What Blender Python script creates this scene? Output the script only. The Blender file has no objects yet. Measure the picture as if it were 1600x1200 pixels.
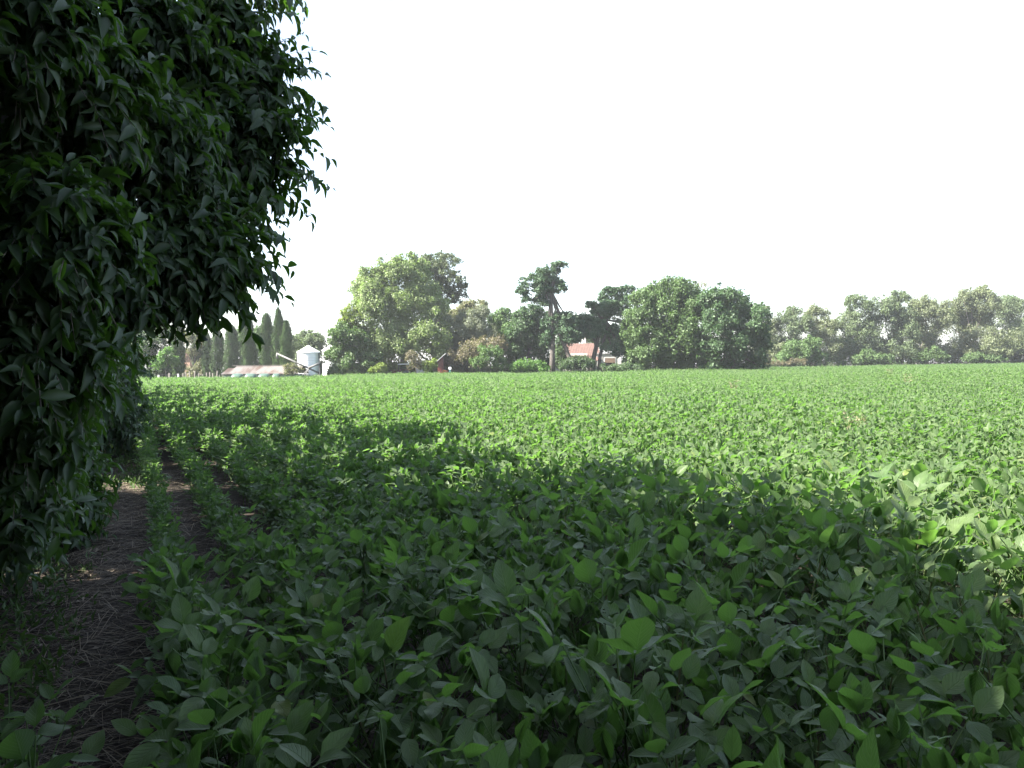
import bpy, math
import numpy as np
from mathutils import Vector, Matrix

R = math.radians
sc = bpy.context.scene
C = sc.collection
rng = np.random.default_rng(7)

# ------------------------------------------------------------------ camera
F = 1256.0                        # focal length in pixels of the 1600 px wide photograph
CAM = np.array([0.0, 0.0, 1.65])
PITCH = math.atan(28.5 / F)       # looking slightly down
ROLL = 0.0133                     # far edge of the field climbs a little to the right
_f = np.array([0, math.cos(PITCH), -math.sin(PITCH)])
_r0 = np.array([1.0, 0, 0]); _u0 = np.cross(_r0, _f)
_r = _r0 * math.cos(ROLL) - _u0 * math.sin(ROLL)
_u = np.cross(_r, _f)
cam = bpy.data.cameras.new('camera'); camo = bpy.data.objects.new('camera', cam); C.objects.link(camo)
cam.sensor_width = 36.0; cam.lens = 36.0 * F / 1600.0
cam.clip_start = 0.05; cam.clip_end = 4000
M4 = Matrix.Identity(4)
for i in range(3):
    M4[i][0] = _r[i]; M4[i][1] = _u[i]; M4[i][2] = -_f[i]; M4[i][3] = CAM[i]
camo.matrix_world = M4
sc.camera = camo

def at(px, py, Y):
    """world point seen in the photograph at (px, py), Y metres ahead"""
    d = _f + _r * ((px - 800) / F) + _u * ((600 - py) / F)
    return CAM + d * (Y / d[1])
def proj(P):
    d = np.asarray(P) - CAM
    z = d @ _f
    zz = np.where(z > 0.05, z, 0.05)
    return 800 + F * (d @ _r) / zz, 600 - F * (d @ _u) / zz, z

# ------------------------------------------------------------------ light
SUN_AZ = R(-105)                  # clockwise from +Y: the sun stands to the left, a little behind
SUN_EL = R(41)
world = bpy.data.worlds.new('World'); sc.world = world; world.use_nodes = True
wn = world.node_tree.nodes; wl = world.node_tree.links
sky = wn.new('ShaderNodeTexSky'); sky.sky_type = 'NISHITA'; sky.sun_disc = False
sky.sun_elevation = SUN_EL; sky.sun_rotation = SUN_AZ % (2 * math.pi)
sky.altitude = 50; sky.air_density = 1.0; sky.dust_density = 1.5; sky.ozone_density = 1.0
wn['Background'].inputs['Strength'].default_value = 0.066
veil = wn.new('ShaderNodeMix'); veil.data_type = 'RGBA'; veil.inputs[0].default_value = .4     # thin high cloud
tcw = wn.new('ShaderNodeTexCoord'); mpw = wn.new('ShaderNodeMapping'); mpw.inputs['Scale'].default_value = (1, 1, 3.5)
nzw = wn.new('ShaderNodeTexNoise'); nzw.inputs['Scale'].default_value = 1.6; nzw.inputs['Detail'].default_value = 6
mrw = wn.new('ShaderNodeMapRange'); mrw.inputs[1].default_value = .35; mrw.inputs[2].default_value = .65; mrw.inputs[3].default_value = .12; mrw.inputs[4].default_value = .23
wl.new(tcw.outputs['Generated'], mpw.inputs[0]); wl.new(mpw.outputs[0], nzw.inputs['Vector']); wl.new(nzw.outputs['Fac'], mrw.inputs[0]); wl.new(mrw.outputs[0], veil.inputs[0])
veil.inputs[7].default_value = (7.0, 7.1, 7.3, 1)
wl.new(sky.outputs[0], veil.inputs[6]); wl.new(veil.outputs[2], wn['Background'].inputs['Color'])
sl = bpy.data.lights.new('sun', 'SUN'); sl.energy = 5.0; sl.angle = R(0.6); sl.color = (1.0, 0.94, 0.84)
so = bpy.data.objects.new('sun', sl); C.objects.link(so)
sdir = Vector((math.sin(SUN_AZ) * math.cos(SUN_EL), math.cos(SUN_AZ) * math.cos(SUN_EL), math.sin(SUN_EL)))
so.rotation_euler = sdir.to_track_quat('Z', 'Y').to_euler()
so.location = (-30, -10, 40)
sc.view_settings.view_transform = 'Standard'; sc.view_settings.look = 'None'
sc.view_settings.exposure = 2.75; sc.view_settings.gamma = 1.0
sc.view_settings.use_curve_mapping = False
sc.render.engine = 'CYCLES'
cy = sc.cycles
cy.use_denoising = True; cy.use_adaptive_sampling = False; cy.sample_clamp_indirect = 4.0; cy.max_bounces = 7; cy.diffuse_bounces = 3; cy.glossy_bounces = 2; cy.transmission_bounces = 4
cy.transparent_max_bounces = 4; cy.volume_bounces = 0; cy.caustics_reflective = False; cy.caustics_refractive = False

# ------------------------------------------------------------------ field frame: v along the crop rows, u across them (to the right)
ROW_A = R(25.3)
EU = np.array([math.cos(ROW_A), math.sin(ROW_A), 0.0])
EV = np.array([-math.sin(ROW_A), math.cos(ROW_A), 0.0])
def W(u, v, z=0.0):
    return EU * u + EV * v + np.array([0, 0, z])
def UV(P):
    P = np.asarray(P); return P @ EU, P @ EV

# ------------------------------------------------------------------ helpers
def tag(o, label=None, cat=None, group=None, kind=None):
    if label: o['label'] = label
    if cat: o['category'] = cat
    if group: o['group'] = group
    if kind: o['kind'] = kind
    return o
def empty(name, loc, label=None, cat=None, group=None):
    o = bpy.data.objects.new(name, None); C.objects.link(o); o.location = Vector([float(x) for x in loc])
    o.empty_display_size = 0.2
    return tag(o, label, cat, group)
def mesh_np(name, V, Q, mat, tint=None, uv=None, smooth=False):
    """mesh from vertices (n,3) and faces (m,3) or (m,4)"""
    V = np.ascontiguousarray(V, dtype=np.float32); Q = np.ascontiguousarray(Q, dtype=np.int32)
    me = bpy.data.meshes.new(name)
    m, k = Q.shape
    me.vertices.add(len(V)); me.vertices.foreach_set('co', V.ravel())
    me.loops.add(m * k); me.loops.foreach_set('vertex_index', Q.ravel())
    me.polygons.add(m); me.polygons.foreach_set('loop_start', np.arange(0, m * k, k, dtype=np.int32))
    me.update(calc_edges=True)
    if smooth: me.polygons.foreach_set('use_smooth', np.ones(m, dtype=bool))
    if tint is not None:
        a = me.attributes.new('tint', 'FLOAT', 'POINT'); a.data.foreach_set('value', np.ascontiguousarray(tint, dtype=np.float32))
    if uv is not None:
        l = me.uv_layers.new(name='UVMap'); l.data.foreach_set('uv', np.ascontiguousarray(uv[Q.ravel()], dtype=np.float32).ravel())
    if mat is not None: me.materials.append(mat)
    return me
def link(name, me, parent=None, loc=None):
    o = bpy.data.objects.new(name, me); C.objects.link(o)
    if parent is not None: o.parent = parent
    if loc is not None: o.location = Vector([float(x) for x in loc])
    return o
class MB:
    """collects boxes, tubes and sheets, builds one mesh"""
    def __init__(s): s.v = []; s.f = []
    def add(s, V, Fs):
        n = len(s.v); s.v += [tuple(float(c) for c in p) for p in V]; s.f += [tuple(int(i) + n for i in f) for f in Fs]
    def box(s, c, size, rz=0.0, tilt=None):
        x, y, z = [d / 2 for d in size]
        P = np.array([[a, b, d] for a in (-x, x) for b in (-y, y) for d in (-z, z)], float)
        if tilt is not None: P = P @ np.array(Matrix.Rotation(tilt[1], 3, tilt[0])).T
        cr, sr = math.cos(rz), math.sin(rz)
        P = np.stack([P[:, 0] * cr - P[:, 1] * sr, P[:, 0] * sr + P[:, 1] * cr, P[:, 2]], 1) + np.array(c)
        s.add(P, [(0, 1, 3, 2), (4, 6, 7, 5), (0, 4, 5, 1), (2, 3, 7, 6), (0, 2, 6, 4), (1, 5, 7, 3)])
        return s
    def tube(s, pts, rad, n=6, cap=True):
        pts = np.asarray(pts, float); k = len(pts)
        rad = np.broadcast_to(np.asarray(rad, float), (k,))
        T = np.gradient(pts, axis=0); T /= np.linalg.norm(T, axis=1)[:, None] + 1e-9
        ref = np.array([0, 0, 1.0]) if abs(T[0, 2]) < 0.9 else np.array([1.0, 0, 0])
        V = []
        for i in range(k):
            a = np.cross(T[i], ref); a /= np.linalg.norm(a) + 1e-9; b = np.cross(T[i], a)
            for j in range(n):
                t = 2 * math.pi * j / n
                V.append(pts[i] + rad[i] * (a * math.cos(t) + b * math.sin(t)))
        Fs = [(i * n + j, i * n + (j + 1) % n, (i + 1) * n + (j + 1) % n, (i + 1) * n + j) for i in range(k - 1) for j in range(n)]
        if cap: Fs += [tuple(range(n))[::-1], tuple(range((k - 1) * n, k * n))]
        s.add(V, Fs); return s
    def lathe(s, prof, c=(0, 0, 0), n=32):
        V = [(c[0] + r * math.cos(2 * math.pi * j / n), c[1] + r * math.sin(2 * math.pi * j / n), c[2] + z) for r, z in prof for j in range(n)]
        k = len(prof)
        s.add(V, [(i * n + j, i * n + (j + 1) % n, (i + 1) * n + (j + 1) % n, (i + 1) * n + j) for i in range(k - 1) for j in range(n)])
        return s
    def build(s, name, mat, parent=None, loc=None, smooth=False):
        me = bpy.data.meshes.new(name); me.from_pydata(s.v, [], s.f); me.materials.append(mat)
        if smooth: me.polygons.foreach_set('use_smooth', np.ones(len(s.f), dtype=bool))
        me.update()
        return link(name, me, parent, loc)

# ------------------------------------------------------------------ materials
def newmat(name):
    m = bpy.data.materials.new(name); m.use_nodes = True
    n = m.node_tree.nodes; n.clear()
    return m, n, m.node_tree.links
def node(n, t, **kw):
    x = n.new(t)
    for k, v in kw.items():
        if k in x.inputs: x.inputs[k].default_value = v
        else: setattr(x, k, v)
    return x
def mix_rgb(n, l, fac, a, b, blend='MIX'):
    x = n.new('ShaderNodeMix'); x.data_type = 'RGBA'; x.blend_type = blend
    for sock, val in ((x.inputs[0], fac), (x.inputs[6], a), (x.inputs[7], b)):
        if hasattr(val, 'is_output'): l.new(val, sock)
        elif isinstance(val, (int, float)): sock.default_value = val
        else: sock.default_value = (*val, 1) if len(val) == 3 else val
    return x.outputs[2]
def leaf_mat(name, c1, c2, trans, rough=0.5, spec=0.4, tf=0.3, under=None, objrand=False, veins=0.0, sheen=0.0, noise=0.0, yellow=False):
    """leaf: colour varies from leaf to leaf, paler underside, lets light through"""
    m, n, l = newmat(name)
    out = n.new('ShaderNodeOutputMaterial')
    if objrand:
        oi = n.new('ShaderNodeObjectInfo'); at_ = n.new('ShaderNodeAttribute'); at_.attribute_name = 'tint'
        ad = node(n, 'ShaderNodeMath', operation='ADD'); l.new(oi.outputs['Random'], ad.inputs[0]); l.new(at_.outputs['Fac'], ad.inputs[1])
        fr = node(n, 'ShaderNodeMath', operation='FRACT'); l.new(ad.outputs[0], fr.inputs[0]); fac = fr.outputs[0]
    else:
        at_ = n.new('ShaderNodeAttribute'); at_.attribute_name = 'tint'; fac = at_.outputs['Fac']
    col = mix_rgb(n, l, fac, c1, c2)
    if yellow:      # a few leaves are turning
        gt = node(n, 'ShaderNodeMapRange'); gt.inputs[1].default_value = .97; gt.inputs[2].default_value = 1.0; l.new(fac, gt.inputs[0])
        col = mix_rgb(n, l, gt.outputs[0], col, (.13, .16, .035))
    tcol = mix_rgb(n, l, fac, trans, [min(1, t * 1.3) for t in trans])
    if noise:
        tx = n.new('ShaderNodeTexCoord'); nz = node(n, 'ShaderNodeTexNoise', Scale=noise, Detail=3.0)
        l.new(tx.outputs['Object'], nz.inputs['Vector'])
        rp = node(n, 'ShaderNodeMapRange'); rp.inputs[1].default_value = .35; rp.inputs[2].default_value = .7; rp.inputs[3].default_value = .75; rp.inputs[4].default_value = 1.2
        l.new(nz.outputs['Fac'], rp.inputs[0])
        col = mix_rgb(n, l, 1.0, col, rp.outputs[0], 'MULTIPLY')
    pr = node(n, 'ShaderNodeBsdfPrincipled', Roughness=rough); pr.inputs['Specular IOR Level'].default_value = spec
    if sheen:
        pr.inputs['Sheen Weight'].default_value = sheen; pr.inputs['Sheen Roughness'].default_value = .5
    if veins:
        uvn = n.new('ShaderNodeUVMap'); sp = n.new('ShaderNodeSeparateXYZ'); l.new(uvn.outputs[0], sp.inputs[0])
        ab = node(n, 'ShaderNodeMath', operation='ABSOLUTE'); l.new(sp.outputs[0], ab.inputs[0])
        m1 = node(n, 'ShaderNodeMath', operation='MULTIPLY_ADD'); l.new(ab.outputs[0], m1.inputs[0]); m1.inputs[1].default_value = -0.35; l.new(sp.outputs[1], m1.inputs[2])
        m2 = node(n, 'ShaderNodeMath', operation='MULTIPLY'); l.new(m1.outputs[0], m2.inputs[0]); m2.inputs[1].default_value = 50.0
        sn = node(n, 'ShaderNodeMath', operation='SINE'); l.new(m2.outputs[0], sn.inputs[0])
        pw = node(n, 'ShaderNodeMapRange'); pw.inputs[1].default_value = .75; pw.inputs[2].default_value = 1.0; l.new(sn.outputs[0], pw.inputs[0])
        mid = node(n, 'ShaderNodeMapRange'); mid.inputs[1].default_value = .07; mid.inputs[2].default_value = .02; l.new(ab.outputs[0], mid.inputs[0])
        mx = node(n, 'ShaderNodeMath', operation='MAXIMUM'); l.new(pw.outputs[0], mx.inputs[0]); l.new(mid.outputs[0], mx.inputs[1])
        bp = node(n, 'ShaderNodeBump', Strength=veins, Distance=.004); bp.invert = True; l.new(mx.outputs[0], bp.inputs['Height'])
        l.new(bp.outputs[0], pr.inputs['Normal'])
        vf = node(n, 'ShaderNodeMath', operation='MULTIPLY'); l.new(mx.outputs[0], vf.inputs[0]); vf.inputs[1].default_value = .28
        col = mix_rgb(n, l, vf.outputs[0], col, [min(1, c * 2.2) for c in c2])
    if under:
        geo = n.new('ShaderNodeNewGeometry')
        col = mix_rgb(n, l, geo.outputs['Backfacing'], col, under)
    l.new(col, pr.inputs['Base Color'])
    tr = n.new('ShaderNodeBsdfTranslucent'); l.new(tcol, tr.inputs['Color'])
    mx = n.new('ShaderNodeMixShader'); mx.inputs[0].default_value = tf
    l.new(pr.outputs[0], mx.inputs[1]); l.new(tr.outputs[0], mx.inputs[2]); l.new(mx.outputs[0], out.inputs['Surface'])
    return m
def solid_mat(name, c1, c2=None, scale=6.0, rough=0.8, metal=0.0, bump=0.0, detail=6.0, contrast=(.35, .65), spec=.3, stretch=None):
    m, n, l = newmat(name)
    out = n.new('ShaderNodeOutputMaterial'); pr = node(n, 'ShaderNodeBsdfPrincipled', Roughness=rough, Metallic=metal)
    pr.inputs['Specular IOR Level'].default_value = spec
    tx = n.new('ShaderNodeTexCoord'); src = tx.outputs['Object']
    if stretch:
        mp = n.new('ShaderNodeMapping'); mp.inputs['Scale'].default_value = stretch; l.new(src, mp.inputs[0]); src = mp.outputs[0]
    nz = node(n, 'ShaderNodeTexNoise', Scale=scale, Detail=detail); l.new(src, nz.inputs['Vector'])
    mr = node(n, 'ShaderNodeMapRange'); mr.inputs[1].default_value, mr.inputs[2].default_value = contrast; l.new(nz.outputs['Fac'], mr.inputs[0])
    l.new(mix_rgb(n, l, mr.outputs[0], c1, c2 or [c * .75 for c in c1]), pr.inputs['Base Color'])
    if bump:
        bp = node(n, 'ShaderNodeBump', Strength=bump, Distance=.05); l.new(nz.outputs['Fac'], bp.inputs['Height']); l.new(bp.outputs[0], pr.inputs['Normal'])
    l.new(pr.outputs[0], out.inputs['Surface'])
    return m

soy_m = leaf_mat('soy_leaf', (.049, .092, .031), (.090, .136, .047), (.125, .265, .040), rough=.5, spec=.36, tf=.40, under=(.085, .13, .062), objrand=True, veins=.7, sheen=.06, yellow=True, noise=45.0)
soy_stem_m = solid_mat('soy_stem', (.10, .14, .05), (.13, .12, .06), 30)
glossy_m = leaf_mat('glossy_hedge_leaf', (.026, .050, .022), (.050, .080, .036), (.10, .24, .02), rough=.45, spec=.33, tf=.22, under=(.045, .065, .035))
glossy_lit_m = leaf_mat('lit_hedge_leaf', (.06, .13, .02), (.09, .17, .03), (.16, .38, .03), rough=.4, spec=.5, tf=.4, under=(.08, .14, .05))  # same hedge leaf with sunlight put into its brighter colour
twig_m = solid_mat('twig_bark', (.07, .06, .05), (.12, .10, .08), 40)
bark_m = solid_mat('bark', (.088, .077, .068), (.042, .036, .032), 5, bump=.6, stretch=(3, 3, .6))
pale_bark_m = solid_mat('pale_bark', (.19, .165, .14), (.09, .078, .068), 3, bump=.5, stretch=(3, 3, .5))
soil_m = solid_mat('soil', (.062, .050, .041), (.026, .021, .017), 38, detail=9.0, rough=.95, bump=.9, spec=.1)
straw_m = leaf_mat('straw', (.055, .046, .036), (.28, .23, .165), (.1, .08, .04), rough=.7, tf=.1)

# ------------------------------------------------------------------ ground
def ground():
    # one sheet; finer near the camera so that the bare path and row gaps are uneven
    nu = np.concatenate([np.linspace(-700, -12, 12), np.linspace(-10, 14, 130), np.linspace(17, 700, 14)])
    nv = np.concatenate([np.linspace(-700, -6, 12), np.linspace(-4, 18, 150), np.linspace(20, 60, 20), np.linspace(75, 700, 14)])
    U, V_ = np.meshgrid(nu, nv, indexing='ij')
    P = U[..., None] * EU + V_[..., None] * EV
    z = .009 * np.sin(U * 7.3 + np.sin(V_ * 2.1) * 1.3) * np.cos(V_ * 6.1 + np.sin(U * 3.3)) + .004 * np.sin(U * 17 + V_ * 11) \
        + .005 * rng.standard_normal(U.shape)
    near = np.exp(-(np.clip(np.abs(U - 2) - 9, 0, None) / 3) ** 2) * np.exp(-(np.clip(np.abs(V_ - 7) - 9, 0, None) / 3) ** 2)
    P[..., 2] = z * near
    a, b = U.shape
    I = np.arange(a * b).reshape(a, b)
    Q = np.stack([I[:-1, :-1], I[1:, :-1], I[1:, 1:], I[:-1, 1:]], -1).reshape(-1, 4)
    o = link('ground', mesh_np('ground', P.reshape(-1, 3), Q, soil_m, smooth=True)); o['kind'] = 'structure'
ground()

# ------------------------------------------------------------------ leaf shapes
def rowsmat(a, b, c): return np.stack([a, b, c], -1)        # columns are axes
def norm(a): return a / (np.linalg.norm(a, axis=-1, keepdims=True) + 1e-9)
def leaflet(L, Wd, nx=2, nl=5, fold=.25, curl=.15, wave=.0, ovate=.8, r=None):
    """soy leaflet in its own frame: x across, y along, z up"""
    xs = np.linspace(-1, 1, nx + 1); ts = np.linspace(0, 1, nl + 1)
    w = np.sin(np.pi * ts ** ovate) ** .85; w[0] = .06; w[-1] = .02
    X, T = np.meshgrid(xs, ts); w2 = np.interp(T, ts, w)
    V = np.stack([X * w2 * Wd / 2, T * L, fold * np.abs(X) * w2 * Wd / 2 - curl * L * T ** 2 + wave * L * np.sin(T * 9 + X * 2) * np.abs(X)], -1).reshape(-1, 3)
    I = np.arange(len(V)).reshape(nl + 1, nx + 1)
    Q = np.stack([I[:-1, :-1], I[:-1, 1:], I[1:, 1:], I[1:, :-1]], -1).reshape(-1, 4)
    uv = np.stack([X.ravel(), T.ravel()], 1)
    return V, Q, uv
def rot(axis, a):
    return np.array(Matrix.Rotation(a, 3, axis))
def soy_leaf(r, lod=0, holes=False):
    """petiole rising from the origin along +y, with three leaflets at its tip"""
    Vs, Qs, Us, Ts = [], [], [], []; n0 = 0
    def put(V, Q, uv, t):
        nonlocal n0
        Vs.append(V); Qs.append(Q + n0); Us.append(uv); Ts.append(np.full(len(V), t)); n0 += len(V)
    pl = r.uniform(.13, .24); el = R(r.uniform(35, 72))
    pts = np.array([[0, 0, 0], [0, pl * .5 * math.cos(el * .9), pl * .5 * math.sin(el * .9)], [0, pl * math.cos(el), pl * math.sin(el)]])
    k = 4 if lod == 0 else 3
    mb = MB(); mb.tube(pts, [.0028, .0022, .0018], k, cap=False)
    put(np.array(mb.v), np.array(mb.f), np.zeros((len(mb.v), 2)) + [0, .5], r.random())
    nx, nl = ((4, 7) if lod == 0 else (2, 4) if lod == 1 else (2, 2))
    base_t = r.normal(R(24), R(36))
    for i, yaw in enumerate((0, 1, -1)):
        L = r.uniform(.070, .112) * (1 if i == 0 else .9); Wd = L * r.uniform(.50, .66)
        if holes and i != 2: V, Q, uv = leaflet(L, Wd, 12, 18, r.uniform(.1, .4), r.uniform(.0, .3), .03, .78)
        else: V, Q, uv = leaflet(L, Wd, nx, nl, r.uniform(.08, .45), r.uniform(-.03, .35), r.uniform(0, .05), .78)
        if holes and i != 2:
            keep = np.ones(len(Q), bool); cen = V[Q].mean(1)[:, :2]
            for _ in range(r.integers(3, 8)):
                c = np.array([r.uniform(-.35, .35) * Wd, r.uniform(.2, .85) * L]); rad = r.uniform(.003, .009)
                keep &= np.linalg.norm(cen - c, axis=1) > rad
            Q = Q[keep]
        V = V + [0, .012 if i == 0 else .004, 0]
        tilt = base_t + r.normal(0, R(22)) + (0 if i == 0 else R(-4))
        A = rot('Z', yaw * R(r.uniform(62, 105))) @ rot('X', tilt) @ rot('Y', r.normal(0, R(22)))
        V = V @ A.T + pts[-1] + ([0, .015, .004] if i == 0 else [0, 0, 0])
        put(V, Q, uv, r.random() * .5)
    return np.concatenate(Vs), np.concatenate(Qs), np.concatenate(Us), np.concatenate(Ts)

NLV = 14
r1 = np.random.default_rng(11)
leaf_hi = [mesh_np('soy_leaf', *(lambda a: (a[0], a[1]))(d), soy_m, tint=d[3], uv=d[2], smooth=True)
           for d in (soy_leaf(r1, 0, holes=(i in (3, 9))) for i in range(NLV))]
r1 = np.random.default_rng(12); leaf_md = [soy_leaf(r1, 1) for _ in range(18)]
r1 = np.random.default_rng(13); leaf_lo = [soy_leaf(r1, 2) for _ in range(12)]

def plant_layout(r, nleaf):
    """(stem points, [(position, azimuth, scale)])"""
    H = r.uniform(.48, .58)
    st = np.array([[0, 0, 0], [r.normal(0, .02), r.normal(0, .02), H * .5], [r.normal(0, .035), r.normal(0, .035), H]])
    az0 = r.uniform(0, 6.28); out = []
    for i in range(nleaf):
        t = .22 + .76 * (i + r.uniform(-.3, .3)) / nleaf
        z = H * t
        x = np.interp(z, st[:, 2], st[:, 0]); y = np.interp(z, st[:, 2], st[:, 1])
        s = 1.0 if t < .85 else .85 - 1.6 * (t - .85)
        out.append((np.array([x, y, z]), az0 + i * 2.399 + r.normal(0, .35), s * r.uniform(.82, 1.12)))
    return st, out
def xf(V, pos, az, s, tip=0.0):
    c, d = math.cos(az), math.sin(az)
    A = np.array([[c, -d, 0], [d, c, 0], [0, 0, 1]])
    return (V * s) @ A.T + pos
def joined_plant(r, nleaf, lib, k=3):
    Vs, Qs, Us, Ts = [], [], [], []; n0 = 0
    st, lv = plant_layout(r, nleaf)
    mb = MB().tube(st, [.005, .004, .0025], k, cap=False)
    Vs.append(np.array(mb.v)); Qs.append(np.array(mb.f)); Us.append(np.zeros((len(mb.v), 2))); Ts.append(np.zeros(len(mb.v))); n0 = len(mb.v)
    for p, az, s in lv:
        V, Q, U, T = lib[r.integers(len(lib))]
        Vs.append(xf(V, p, az, s)); Qs.append(Q + n0); Us.append(U); Ts.append((T + r.random()) % 1.0); n0 += len(V)
    return np.concatenate(Vs), np.concatenate(Qs), np.concatenate(Us), np.concatenate(Ts)

# ------------------------------------------------------------------ the soybean field
def far_edge(x): return 114.0 + .52 * x - np.where(x < -42, (-(x + 42)) * .0, 0)
def crop_size(u, v, r):
    """height factor of a plant: low and narrow in the first rows beside the path"""
    low = 1 - .44 * np.exp(-(np.clip(u, 0, None) / 1.45) ** 2) * (1 / (1 + np.exp(-(v - 5.4) * 2.4))) * (1 / (1 + np.exp((v - 15) * .5)))
    low *= 1 - .10 * np.exp(-(np.clip(u, 0, None) / 1.0) ** 2)
    low *= 1 + .10 * np.sin(u * .31 + 1.1 * np.sin(v * .13)) * np.cos(v * .21)
    patch = 1 + .07 * np.sin(u * .9 + 1.3 * np.sin(v * .5)) * np.cos(v * .7)
    low *= 1 + .16 * np.exp(-(np.clip(u, 0, None) / 1.3) ** 2) / (1 + np.exp((v - 4.6) * 2.5))
    return low * patch * r.uniform(.86, 1.12, np.shape(u)) * 1.08
ROW, STEP = .52, .155
def sites(u0, u1, v0, v1, step):
    ks = np.arange(math.ceil((u0 - .22) / ROW), math.floor((u1 - .22) / ROW) + 1)
    ks = ks[ks >= -1]
    vs = np.arange(v0, v1, step)
    K, V_ = np.meshgrid(ks, vs, indexing='ij')
    u = .22 + ROW * K.ravel() + rng.normal(0, .045, K.size); v = V_.ravel() + rng.uniform(-.5, .5, K.size) * step
    return u, v
NEAR_Y = 34.0
u, v = sites(-.5, 55, -4, 60, STEP)
P = u[:, None] * EU + v[:, None] * EV
px, py, dz = proj(P + [0, 0, .55])
sel = (P[:, 1] > .9) & (P[:, 1] < NEAR_Y) & (px > -260 - 900 / np.maximum(dz, .5)) & (px < 1860 + 900 / np.maximum(dz, .5))
sel |= (np.abs(P[:, 1]) < 2.5) & (np.abs(P[:, 0]) < 4)
sel &= np.linalg.norm(P[:, :2], axis=1) > .55
sel &= (u > 0) | ((v < 3.1) & (v > 1.9) & (rng.random(len(u)) < .75))      # a short extra row by the near end of the path
u, v, P, px, py, dz = u[sel], v[sel], P[sel], px[sel], py[sel], dz[sel]
S = crop_size(u, v, rng)
# the 300 that show largest
inside = (px > -60) & (px < 1660) & (py < 1330)
order = np.argsort(np.where(inside, dz, 1e6)); big = order[:300]; rest = order[300:]
r2 = np.random.default_rng(21)
ROWS = ['row closest to the bare path', 'second row from the path', 'third row from the path', 'fourth row from the path', 'fifth row from the path']
for i in big:
    st, lv = plant_layout(r2, 18)
    k = max(0, int(round((u[i] - .22) / ROW)))
    lab = 'broad leaved soybean plant in the ' + ROWS[k] if k < 5 else \
        ('sunlit soybean plant in the near canopy at the right' if u[i] > 4.2 else 'shaded soybean plant in the closed near canopy, beyond the fifth row from the path' if k < 9 else 'shaded soybean plant low at the right, far from the path')
    root = empty('soybean_plant', P[i], lab, 'soybean plant', 'soybean plants in the nearest rows')
    s = float(S[i]); root.scale = (s, s, s); root.rotation_euler = (r2.normal(0, .07), r2.normal(0, .07), r2.uniform(0, 6.28))
    mb = MB().tube(st, [.0055, .0045, .0025], 5, cap=False); mb.build('stem', soy_stem_m, root)
    for p, az, ls in lv:
        o = bpy.data.objects.new('leaf', leaf_hi[r2.integers(NLV)]); C.objects.link(o); o.parent = root
        o.location = Vector(p); o.rotation_euler = (0, 0, az); o.scale = (ls, ls, ls)

def variant_coll(name, meshes):
    col = bpy.data.collections.new(name)
    for me in meshes:
        o = bpy.data.objects.new(name, me); col.objects.link(o)
    return col
def scatter(name, pts, rotz, scl, idx, col, label, tilt=None):
    """one stuff object: instances of the shapes in col on the given points"""
    me = bpy.data.meshes.new(name); me.vertices.add(len(pts)); me.vertices.foreach_set('co', np.ascontiguousarray(pts, np.float32).ravel())
    rv = np.zeros((len(pts), 3), np.float32); rv[:, 2] = rotz
    if tilt is not None: rv[:, :2] = tilt
    a = me.attributes.new('rotv', 'FLOAT_VECTOR', 'POINT'); a.data.foreach_set('vector', rv.ravel())
    a = me.attributes.new('scl', 'FLOAT_VECTOR', 'POINT'); a.data.foreach_set('vector', np.ascontiguousarray(scl, np.float32).ravel())
    a = me.attributes.new('idx', 'INT', 'POINT'); a.data.foreach_set('value', np.ascontiguousarray(idx, np.int32))
    o = link(name, me); tag(o, label, kind='stuff')
    ng = bpy.data.node_groups.new(name + '_scatter', 'GeometryNodeTree')
    ng.interface.new_socket('Geometry', in_out='INPUT', socket_type='NodeSocketGeometry')
    ng.interface.new_socket('Geometry', in_out='OUTPUT', socket_type='NodeSocketGeometry')
    n, l = ng.nodes, ng.links
    gi = n.new('NodeGroupInput'); go = n.new('NodeGroupOutput')
    ip = n.new('GeometryNodeInstanceOnPoints'); ci = n.new('GeometryNodeCollectionInfo')
    ci.inputs['Collection'].default_value = col; ci.inputs['Separate Children'].default_value = True; ci.inputs['Reset Children'].default_value = True
    def named(nm, t):
        x = n.new('GeometryNodeInputNamedAttribute'); x.data_type = t; x.inputs['Name'].default_value = nm; return x.outputs[0]
    l.new(gi.outputs[0], ip.inputs['Points']); l.new(ci.outputs[0], ip.inputs['Instance'])
    ip.inputs['Pick Instance'].default_value = True
    l.new(named('idx', 'INT'), ip.inputs['Instance Index']); l.new(named('rotv', 'FLOAT_VECTOR'), ip.inputs['Rotation']); l.new(named('scl', 'FLOAT_VECTOR'), ip.inputs['Scale'])
    l.new(ip.outputs[0], go.inputs[0])
    md = o.modifiers.new('scatter', 'NODES'); md.node_group = ng
    return o
r3 = np.random.default_rng(31)
mids = []
for i in range(8):
    V, Q, U, T = joined_plant(r3, 19, leaf_md); mids.append(mesh_np('soybean_variant', V, Q, soy_m, tint=T, uv=U, smooth=True))
n = len(rest)
scatter('soybean_crop', P[rest], r3.uniform(0, 6.28, n), np.repeat(S[rest][:, None], 3, 1), r3.integers(0, 8, n),
        variant_coll('soybean_plants_mid', mids), 'green soybean canopy beyond the nearest rows', tilt=r3.normal(0, .07, (n, 2)))
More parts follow.
